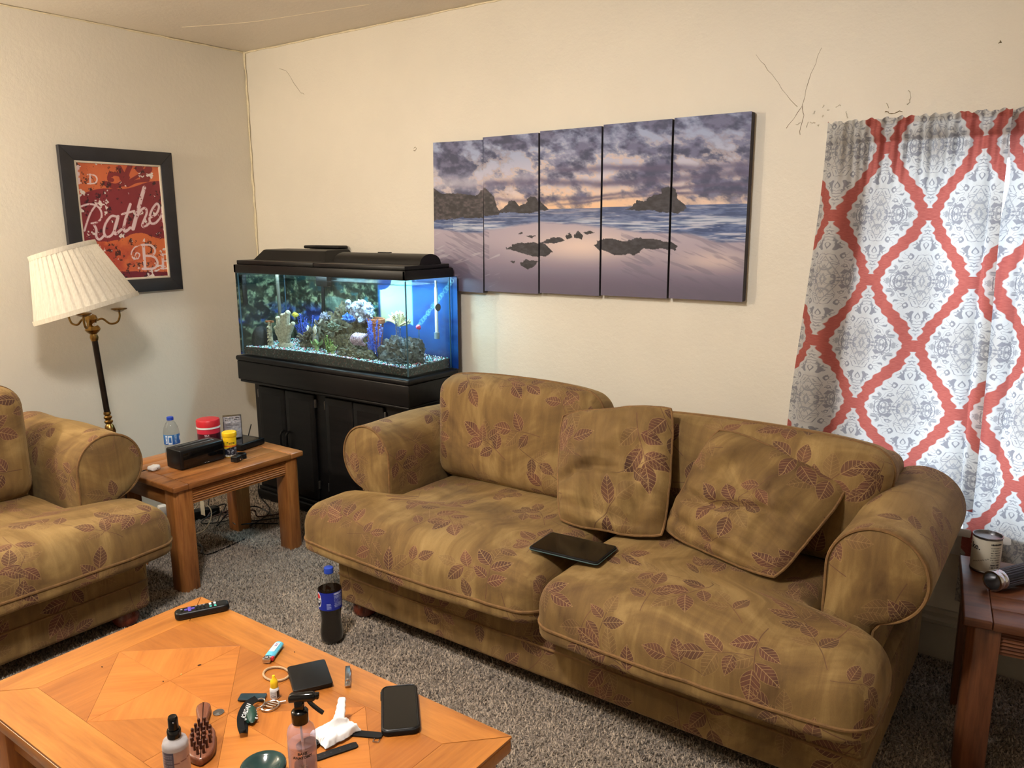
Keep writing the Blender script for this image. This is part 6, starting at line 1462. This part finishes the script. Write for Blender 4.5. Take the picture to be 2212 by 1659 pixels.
for dy, row in ((-.052, 2), (-.014, 3), (-.004, 3), (.006, 3)):
    for k in range(row): rm.part('button', lathe([(0, 0), (.003, 0), (.003, .0015), (0, .0018)], 10, ((k - (row - 1) / 2) * .0105, dy, .0198)), plain('grey buttons', (120, 120, 128), .5) if k == 0 else M_blackmat, local=True)
for k, (dx, dy, m) in enumerate(((-.008, .022, M_whiteink), (.008, .022, M_teal), (-.008, .034, M_whiteink), (.008, .034, M_teal))): rm.part('shortcut_button', rbox((dx, dy, .0203), (.011, .006, .0015), .0006), m, local=True)
lg = Thing('lighter', 'pale blue pocket lighter with white label lying on the table', 'lighter', (-1.548, 1.119, Z0), math.radians(-60.5))
M_lblue = plain('light blue plastic', (96, 186, 214), .3, var=.05)
lg.part('body', xf(lathe([(0, -.04), (.0115, -.04), (.0125, -.036), (.0125, .022), (.011, .024), (0, .024)], 24, sx=.6), lambda v: Vector((v.z, v.y, v.x + .0078))), M_lblue, local=True)
def lgc(s, t): c = full((228, 228, 230), s); c = lines(s, t, .05, .95, .12, .9, 5, (206, 90, 100), c, .5); return lines(s, t, .1, .4, .3, .8, 2, (40, 60, 130), c, .6, 4)
g, u, v = print_grid(.042, .013, 40, 20); lg.part('label', ([(p[0] - .012, p[2], .0154 + .0) for p in g[0]], g[1]), M_label, local=True, colors=lin(lgc(u, v)), smooth=0)
lg.part('metal_hood', rbox((.033, -.001, .0075), (.018, .020, .0125), .003), M_chrome, local=True); lg.part('spark_wheel', rot(lathe([(0, -.004), (.005, -.004), (.005, .004), (0, .004)], 14, (0, 0, 0)), 'X', PI / 2) and mv(rot(lathe([(0, -.004), (.005, -.004), (.005, .004), (0, .004)], 14), 'X', PI / 2), (.036, 0, .0125)), M_steel, local=True)
lg.part('button', rbox((.028, .011, .0075), (.010, .005, .009), .001), M_redlid, local=True, label='red thumb button')
single('hair_tie', 'tan elastic hair tie lying in a loop left of the wallet', 'hair tie', tube([(-1.468 + .033 * math.cos(a) * 1.05, 1.066 + .026 * math.sin(a), Z0 + .0028) for a in np.linspace(0, 2 * PI, 40)[:-1]], .0027, 8, closed=True), plain('tan elastic', (176, 146, 112), .8, var=.2, scale=200), (-1.468, 1.066, Z0))
gl = Thing('glue_bottle', 'tiny white dropper bottle with yellow cap', 'bottle', (-1.395, 1.005, Z0)); fa = facing(-1.395, 1.005)
gl.part('bottle', lathe([(0, 0), (.0095, 0), (.0105, .0015), (.0105, .022), (.009, .025), (.006, .0265), (0, .0265)], 24), M_white, local=True)
gl.part('cap', lathe([(0, .055), (.003, .0545), (.004, .047), (.0075, .043), (.0085, .036), (.0085, .0268), (0, .0268)], 20), M_yellow, local=True, label='yellow pointed cap')
def glc(s, t): c = full((224, 224, 222), s); c = lines(s, t, .1, .62, .15, .9, 6, (90, 90, 96), c, .45); return np.where((s > .66)[:, None], np.array((24, 24, 26.)), c)
wrap_label(gl, 'label', .0107, .003, .020, fa - 1.3, fa + 1.3, glc, 50, 24)
nc = Thing('nail_clipper', 'chrome nail clipper lying right of the wallet', 'nail clipper', (-1.316, 1.153, Z0), math.radians(-43.5))
nc.part('lower_blade', xf(rbox((0, 0, .002), (.080, .013, .002), .0006), lambda v: Vector((v.x, v.y, v.z + .004 * sstep(-.04, .04, np.array(v.x))))), M_chrome, local=True)
nc.part('upper_blade', xf(rbox((.002, 0, .0055), (.074, .013, .002), .0006), lambda v: Vector((v.x, v.y, v.z + .003 * math.sin((v.x + .04) * 30)))), M_chrome, local=True)
nc.part('lever', xf(rbox((-.006, 0, .011), (.062, .011, .0018), .0006), lambda v: Vector((v.x, v.y, v.z + .003 * math.cos(v.x * 40)))), M_steel, local=True)
nc.part('pivot', lathe([(0, 0), (.003, 0), (.003, .015), (0, .015)], 12, (.026, 0, 0)), M_chrome, local=True)
co_ = Thing('coin', 'silver coin by the brush handle', 'coin', (-1.449, .896, Z0)); co_.part('disc', lathe([(0, 0), (.0118, 0), (.012, .0004), (.012, .0015), (.0112, .0018), (.0108, .0014), (0, .0014)], 36), M_steel, local=True)
co_.part('relief', xf(ico((0, 0, 0), .0065, 2, 3, .25, 3), lambda v: Vector((v.x * .8, v.y, .0013 + max(0, v.z) * .1))), M_steel, local=True)
# beard brush
br = Thing('hair_brush', 'brown wooden brush with stubby brown bristles upward', 'brush', (-1.405, .828, Z0), math.radians(-34.9)); n = 44
out = []
for k in range(n + 1):
    xx = -.104 + .208 * k / n
    w = .013 + .004 * math.exp(-((xx + .092) / .02) ** 2) - .004 * math.exp(-((xx + .035) / .02) ** 2)
    w = w + (.027 - .013) * float(sstep(-.03, .02, np.array(xx))); w *= math.sqrt(max(0, 1 - max(0, abs(xx) / .104) ** 10)) if abs(xx) < .104 else 0
    if xx > .06: w *= math.sqrt(max(0.0, 1 - ((xx - .06) / .0445) ** 2))
    out.append((xx, max(w, .0005)))
poly = [(a, -b) for a, b in out] + [(a, b) for a, b in out[::-1]]
Mbr = wood('walnut brush', (112, 62, 40), (78, 40, 26), (144, 90, 62), 0, 3, .35, 'X')
br.part('handle_and_head', bprism(poly, 0, .017, .005, 3), Mbr, local=True, smooth=60)
bme = mesh_from(lathe([(0, 0), (.0032, 0), (.0026, .012), (.0034, .016), (.0028, .0195), (0, .0205)], 10), 'bristle', plain('brown bristle', (70, 34, 24), .4))
for row in range(7):
    cnt = (2, 3, 4, 4, 4, 3, 2)[row]
    for k in range(cnt): br.share('bristle', bme, (-.008 + row * .0155, (k - (cnt - 1) / 2) * .0115, .0165))
# spray bottles
x, y = -1.118, .858; fa = facing(x, y)
s1 = Thing('spray_bottle', 'clear trigger spray bottle with black pump in front of the tissue', 'spray bottle', (x, y, Z0))
s1.part('bottle', lathe([(0, .002), (.020, 0), (.0255, .003), (.0265, .008), (.0265, .108), (.024, .118), (.016, .126), (.0125, .128), (.0125, .134)], 36), M_lavender, local=True, smooth=60)
s1.part('liquid', lathe([(0, .004), (.019, .003), (.0245, .006), (.0255, .010), (.0255, .088), (0, .088)], 36), M_liquid, local=True, smooth=60, label='clear liquid')
s1.part('collar', lathe([(0, .130), (.0155, .130), (.016, .132), (.016, .152), (.0145, .154), (.010, .156), (0, .156)], 32), M_blackgloss, local=True)
ca, sa = math.cos(_yaw), math.sin(_yaw)
head = s1.part('spray_head', xf(join(rbox((0, 0, .165), (.018, .016, .024), .004), xf(rbox((.006, 0, .183), (.052, .017, .017), .006, 3), lambda v: Vector((v.x, v.y, v.z - 14 * max(0, -v.x - .0) ** 2))), rbox((.034, 0, .184), (.008, .011, .011), .002)), lambda v: Vector((v.x * ca - v.y * sa, v.x * sa + v.y * ca, v.z))), M_blackgloss, local=True)
s1.part('trigger', xf(tube(smooth_path([(.016, 0, .178), (.022, 0, .168), (.034, 0, .156), (.044, 0, .148)], 5), .0055, 8, flat=.6), lambda v: Vector((v.x * ca - v.y * sa, v.x * sa + v.y * ca, v.z))), M_blackgloss, head, local=True)
s1.part('dip_tube', tube([(0, 0, .13), (.004, .002, .01)], .0022, 6), M_white, local=True)
for txt, sz, zz in (('BARE', .0075, .079), ('ANATOMY', .0075, .071), ('Rosemary &', .0072, .030), ('Rice Water', .0072, .022), ('HAIR SPRAY', .0042, .013)):
    s1.part('label_text', wrap_text(text_geo(txt, sz, 0.0001, bold=.00025), .0268, zz, fa), M_ink, local=True)
s1.part('label_emblem', join(*[wrap_text(xf(tube([(-.009 + .018 * i / 12, .002 * math.sin(i / 12 * PI) * k, 0) for i in range(13)], .0004, 4), lambda v: v), .0268, .045 + .0, fa) for k in (-2.2, -1, 1.5)], *[wrap_text(tube([(0, 0, 0), (math.sin(a) * .010, math.cos(a) * .012, 0)], .0005, 4), .0268, .046, fa) for a in (-.8, -.4, 0, .4, .8)]), M_steel, local=True)
x, y = -1.303, .711; fa = facing(x, y)
s2 = Thing('mist_bottle', 'small frosted mist spray bottle with black pump beside the brush', 'spray bottle', (x, y, Z0))
s2.part('bottle', lathe([(0, .001), (.018, 0), (.0225, .003), (.0235, .008), (.0235, .094), (.021, .102), (.013, .106), (.0125, .108), (0, .108)], 32), plain('frosted bottle', (170, 164, 164), .3, var=.05), local=True, smooth=60)
s2.part('collar', lathe([(0, .106), (.0125, .106), (.0128, .122), (.0115, .124), (0, .124)], 28), M_blackgloss, local=True)
s2.part('pump', lathe([(0, .1235), (.0095, .1235), (.009, .146), (.0075, .150), (0, .1485)], 24), M_blackgloss, local=True); s2.part('nozzle', ico((.0088 * math.cos(fa), .0088 * math.sin(fa), .141), .0018, 1), M_steel, local=True)
def misc(s, t):
    n = fbm(s * 4, t * 5, 4); c = lerp((158, 138, 140), (196, 170, 164), n); c = np.where((t > .62)[:, None], np.array((186, 160, 122.)), c)
    c = np.where((s < .42)[:, None], np.array((78, 84, 112.)), c); c = lines(s, t, .06, .38, .06, .95, 14, (130, 136, 160), c, .45)
    return np.where((np.abs(t - .28 + .12 * (s - .5)) < .012)[:, None] & (s > .42)[:, None], np.array((110, 70, 76.)), c)
wrap_label(s2, 'label', .0238, .006, .088, fa - 1.35, fa + 1.35, misc)
# crumpled tissue with a twisted tip
n = 40; u, v = np.meshgrid(np.linspace(-1, 1, n), np.linspace(-1, 1, n)); r2 = np.maximum(np.abs(u), np.abs(v))
cr = fbm(u * 2.5 + 4, v * 2.5 + 8, 5, .65); crx = fbm(u * 3 + 14, v * 3, 4) - .5
h = .013 * np.clip((1.02 - r2) * 6, 0, 1) + .010 * (cr - .35) * np.clip((1 - r2) * 4, 0, 1) + .020 * np.exp(-((u + .15 - .7 * v) / .16) ** 2) * np.exp(-((v - .25) / .5) ** 2)
X = u * .031 + crx * .010; Y = v * .042 + (cr - .5) * .014
tip = smooth_path([(-.010, .012, .012), (-.022, .028, .020), (-.034, .040, .030), (-.044, .050, .040)], 6)
g1 = (np.stack([X.ravel(), Y.ravel(), np.maximum(h, .0012).ravel()], 1), grid_faces(n, n)); g2 = xf((g1[0], g1[1]), lambda w: Vector((w.x, w.y, min(w.z * .1, .0008))))
g2 = (g2[0], [f[::-1] for f in g2[1]])
tu = tube(tip, .01, 12, radii=[.013 + .0008 * math.sin(i * 1.7) - .0052 * (i / (len(tip) - 1)) for i in range(len(tip))], flat=.55)
ts = Thing('tissue', 'crumpled white tissue with twisted tip lying on the watch straps', 'tissue', (-1.178, .990, Z0 + .005), math.radians(-8))
ts.part('folded_sheet', join(([tuple(p) for p in g1[0]], g1[1]), g2), M_tissue, local=True, smooth=180); ts.part('twisted_tip', tu, M_tissue, local=True, smooth=180)
# smart watch with open straps
sw = Thing('wrist_watch', 'black watch with open rubber straps under the tissue', 'watch', (-1.195, .935, Z0))
def strap(pts, w, name, holes=0):
    P = smooth_path(pts, 6); V = []
    for i, p in enumerate(P):
        t0 = (P[min(i + 1, len(P) - 1)] - P[max(i - 1, 0)]).normalized(); s_ = Vector((-t0.y, t0.x, 0)); k = w * (.72 if i == len(P) - 1 else 1)
        for d, dz in ((-1, 0), (1, 0), (1, .0028), (-1, .0028)): V.append(tuple(p + s_ * k * d + Vector((0, 0, dz))))
    F = []
    for i in range(len(P) - 1):
        for a in range(4): F.append((i * 4 + a, i * 4 + (a + 1) % 4, i * 4 + 4 + (a + 1) % 4, i * 4 + 4 + a))
    F += [(3, 2, 1, 0), tuple(len(V) - 4 + a for a in range(4))]
    o = sw.part(name, (V, F), M_blackmat, label=None)
    for h_ in range(holes):
        p = P[len(P) - 3 - h_ * 2]; sw.part('strap_hole', lathe([(0, 0), (.0018, 0), (.0018, .0002), (0, .0002)], 8, (p.x, p.y, p.z + .0029)), M_ink, o)
strap([(-1.215, .965, Z0 + .0002), (-1.19, .995, Z0 + .0002), (-1.150, 1.017, Z0 + .0002), (-1.095, 1.045, Z0 + .0002)], .0095, 'buckle_strap')
strap([(-1.178, .905, Z0 + .0002), (-1.155, .915, Z0 + .0002), (-1.14, .945, Z0 + .0002), (-1.117, .995, Z0 + .0002)], .0095, 'holed_strap', 6)
sw.part('watch_body', mv(bprism(rrect(.038, .042, .011), 0, .010, .003), (-1.195, .932, Z0)), M_blackgloss)
sw.part('buckle', mv(rot(tube([(.008, .009, 0), (.008, -.009, 0), (-.004, -.009, 0), (-.004, .009, 0)], .0012, 6, closed=True), 'Z', .46), (-1.098, 1.030, Z0 + .0014)), M_chrome)
# key ring with charms
kr = Thing('key_ring', 'key ring with green sneaker charm, dark tag and black wrist loop', 'keys', (-1.40, .945, Z0))
M_dteal = plain('dark teal leather', (18, 44, 54), .35); M_dgreen = plain('dark green rubber', (24, 62, 50), .5)
kr.part('leather_tag', mv(rot(bprism(rrect(.060, .026, .003), 0, .004, .001), 'Z', .62), (-1.432, .972, Z0 + .002)), M_dteal)
kr.part('split_ring', tube([(-1.395 + .013 * math.cos(a), .962 + .013 * math.sin(a), Z0 + .008 + .004 * math.sin(a)) for a in np.linspace(0, 2 * PI, 30)[:-1]], .0014, 6, closed=True), M_chrome)
em = kr.part('metal_emblem', join(tube([(-1.372 + .016 * math.cos(a), .975 + .020 * math.sin(a), Z0 + .004) for a in np.linspace(0, 2 * PI, 30)[:-1]], .0022, 6, closed=True), *[tube([(-1.372 - .012, .975 + d, Z0 + .004), (-1.372 + .012, .975 + d + .006, Z0 + .005)], .0018, 6) for d in (-.008, 0, .008)], tube([(-1.366, .995, Z0 + .004), (-1.358, 1.006, Z0 + .004)], .002, 6)), M_chrome)
sn = kr.part('sneaker_charm', mv(rot(xf(ico((0, 0, 0), 1, 3, 2, .1), lambda v: Vector((v.x * .032 * (1 + .2 * v.z), v.y * .014, max(-.2, v.z) * .014 * (1 - .35 * v.x) + .006))), 'Z', -.55), (-1.375, .925, Z0)), M_dgreen)
for k in range(4): kr.part('white_stripe', mv(rot(tube([(-.012 + k * .010, -.0135, .009), (-.010 + k * .010, 0, .0215 - k * .0028), (-.008 + k * .010, .0135, .009)], .0016, 6), 'Z', -.55), (-1.375, .925, Z0)), M_whiteink, sn)
P = smooth_path([(-1.402, .962, Z0 + .014), (-1.395, .930, Z0 + .017), (-1.372, .900, Z0 + .017), (-1.345, .880, Z0 + .013), (-1.333, .876, Z0 + .008), (-1.345, .887, Z0 + .002), (-1.372, .910, Z0 + .002), (-1.392, .94, Z0 + .003)], 6)
V = []
for i, p in enumerate(P):
    t0 = (P[min(i + 1, len(P) - 1)] - P[max(i - 1, 0)]).normalized(); s_ = Vector((0.45, .55, -.35)).normalized(); s_ = (s_ - t0 * s_.dot(t0)).normalized(); nn = t0.cross(s_)
    for d, e_ in ((-1, -1), (1, -1), (1, 1), (-1, 1)): V.append(tuple(p + s_ * .0075 * d + nn * .0012 * e_))
F = [(i * 4 + a, i * 4 + (a + 1) % 4, i * 4 + 4 + (a + 1) % 4, i * 4 + 4 + a) for i in range(len(P) - 1) for a in range(4)]
zmin = min(v[2] for v in V); V = [(a, b, c + max(0, Z0 + .0004 - zmin)) for a, b, c in V]
wlp = kr.part('wrist_loop', (V, F), M_blackmat, smooth=60)
g = text_geo('JORDAN', .0135, .0003); p0, p1 = Vector((-1.393, .938, Z0 + .0235)), Vector((-1.356, .893, Z0 + .022)); dx = (p0 - p1).normalized(); dy = Vector((-.45, -.55, .35)); dy = (dy - dx * dy.dot(dx)).normalized(); dn = dx.cross(dy)
if dn.z < 0: dn = -dn
kr.part('loop_text', xf(g, lambda v: (p0 + p1) / 2 + dx * v.x * .95 + dy * v.y + dn * v.z), M_whiteink, wlp)
# glazed dish and lid at the near edge
ga = single('glass_dish', 'dark green glazed round dish at the bottom edge of the photo', 'dish', lathe([(0, 0), (.030, 0), (.038, .006), (.044, .022), (.043, .028), (.038, .031), (.030, .027), (.018, .018), (0, .016)], 40, (-1.193, .822, Z0)), plain('dark green glaze', (34, 58, 56), .1, var=.3, scale=25), (-1.193, .822, Z0), smooth=60)
single('black_lid', 'round black plastic lid between the green dish and spray bottle', 'lid', lathe([(0, 0), (.019, 0), (.020, .002), (.020, .012), (.017, .014), (0, .014)], 28, (-1.148, .885, Z0)), M_blackpl, (-1.148, .885, Z0))
for k, (px_, py_, lab, el, cc) in enumerate(((-1.843, .842, 'dark crumb left of the table diamond inlay', 1.8, (70, 40, 24)), (-1.656, .984, 'thin dark sliver on the upper half of the diamond inlay', 3.0, (60, 34, 20)),
        (-1.655, .935, 'pale seed shaped crumb at the centre of the diamond inlay', 1.5, (226, 214, 130)), (-1.662, .893, 'dark speck just below the pale crumb', 1.0, (60, 34, 20)), (-1.515, 1.158, 'dark speck near the blue lighter', 1.0, (60, 34, 20)))):
    single('crumb', lab, 'crumb', xf(ico((0, 0, 0), .0016, 1, k, .3), lambda v: Vector((v.x * el, v.y, max(0, v.z + .001)))), plain('crumb', cc, .8), (px_, py_, Z0), group='crumbs on the coffee table', world=False, rz=k * 1.1)

# ------------------------------------------------------------------ things on the dark end table
x, y = -0.160, 2.66; fa = math.atan2(-y, -x)
cn = Thing('food_can', 'opened tin can with cream label on the dark end table', 'can', (x, y, TZ))
cn.part('can', lathe([(0, 0), (.039, 0), (.0405, .002), (.0405, .004), (.039, .006), (.039, .106), (.0405, .108), (.0405, .111), (.038, .111), (.0375, .104), (0, .104)], 40), M_steel, local=True)
def canc(s, t): c = full((204, 198, 182), s); c = lines(s, t, .60, .86, .22, .92, 9, (80, 78, 76), c, .4); c = lines(s, t, .60, .86, .08, .18, 1, (40, 38, 38), c, .7, 3); return np.where((np.abs(t - .72 + .5 * (s - .3)) < .012)[:, None] & ((s > .2) & (s < .58))[:, None], np.array((120, 116, 110.)), c)
lb = wrap_label(cn, 'label', .0396, .007, .104, fa - 1.5, fa + 1.5, canc)
cn.part('label_text', wrap_text(text_geo('ke.', .026, .0002, bold=.0004), .0399, .078, fa - .78), M_ink, lb, local=True)
cn.part('label_text', wrap_text(text_geo('Nutrition Facts', .0058, .0002, bold=.0001), .0399, .092, fa + .72), M_ink, lb, local=True)
p0, p1 = Vector((-.128, 2.50, TZ + .0302)), Vector((-.035, 2.655, TZ + .0302)); ax_ = (p1 - p0).normalized(); qd = Vector((0, 0, 1)).rotation_difference(ax_)
fl_ = Thing('ribbed_canister', 'silver rimmed ribbed canister lying on its side before the can', 'canister', (p0.x, p0.y, TZ))
lay = lambda g: xf(g, lambda v: qd @ v + p0)
fl_.part('rim', lay(lathe([(.023, .012), (.024, 0), (.029, 0), (.0300, .004), (.0300, .014), (.0285, .018), (.0300, .022), (.0300, .030), (.028, .034), (.024, .034)], 36)), M_chrome, label='bright metal rim')
fl_.part('inside', lay(lathe([(.0238, .002), (.020, .020), (.012, .032), (0, .034)], 32)), M_steel)
nb = 24; V = []; 
for zz in (.034, .175):
    for i in range(nb * 4):
        a = 2 * PI * i / (nb * 4); rr = .0285 if i % 4 < 2 else .0262; V.append((rr * math.cos(a), rr * math.sin(a), zz))
F = [(i, (i + 1) % (nb * 4), nb * 4 + (i + 1) % (nb * 4), nb * 4 + i) for i in range(nb * 4)] + [tuple(range(nb * 4, nb * 8))]
fl_.part('ribbed_body', lay((V, F)), plain('dark ribbed metal', (60, 60, 64), .35, .8), smooth=0)
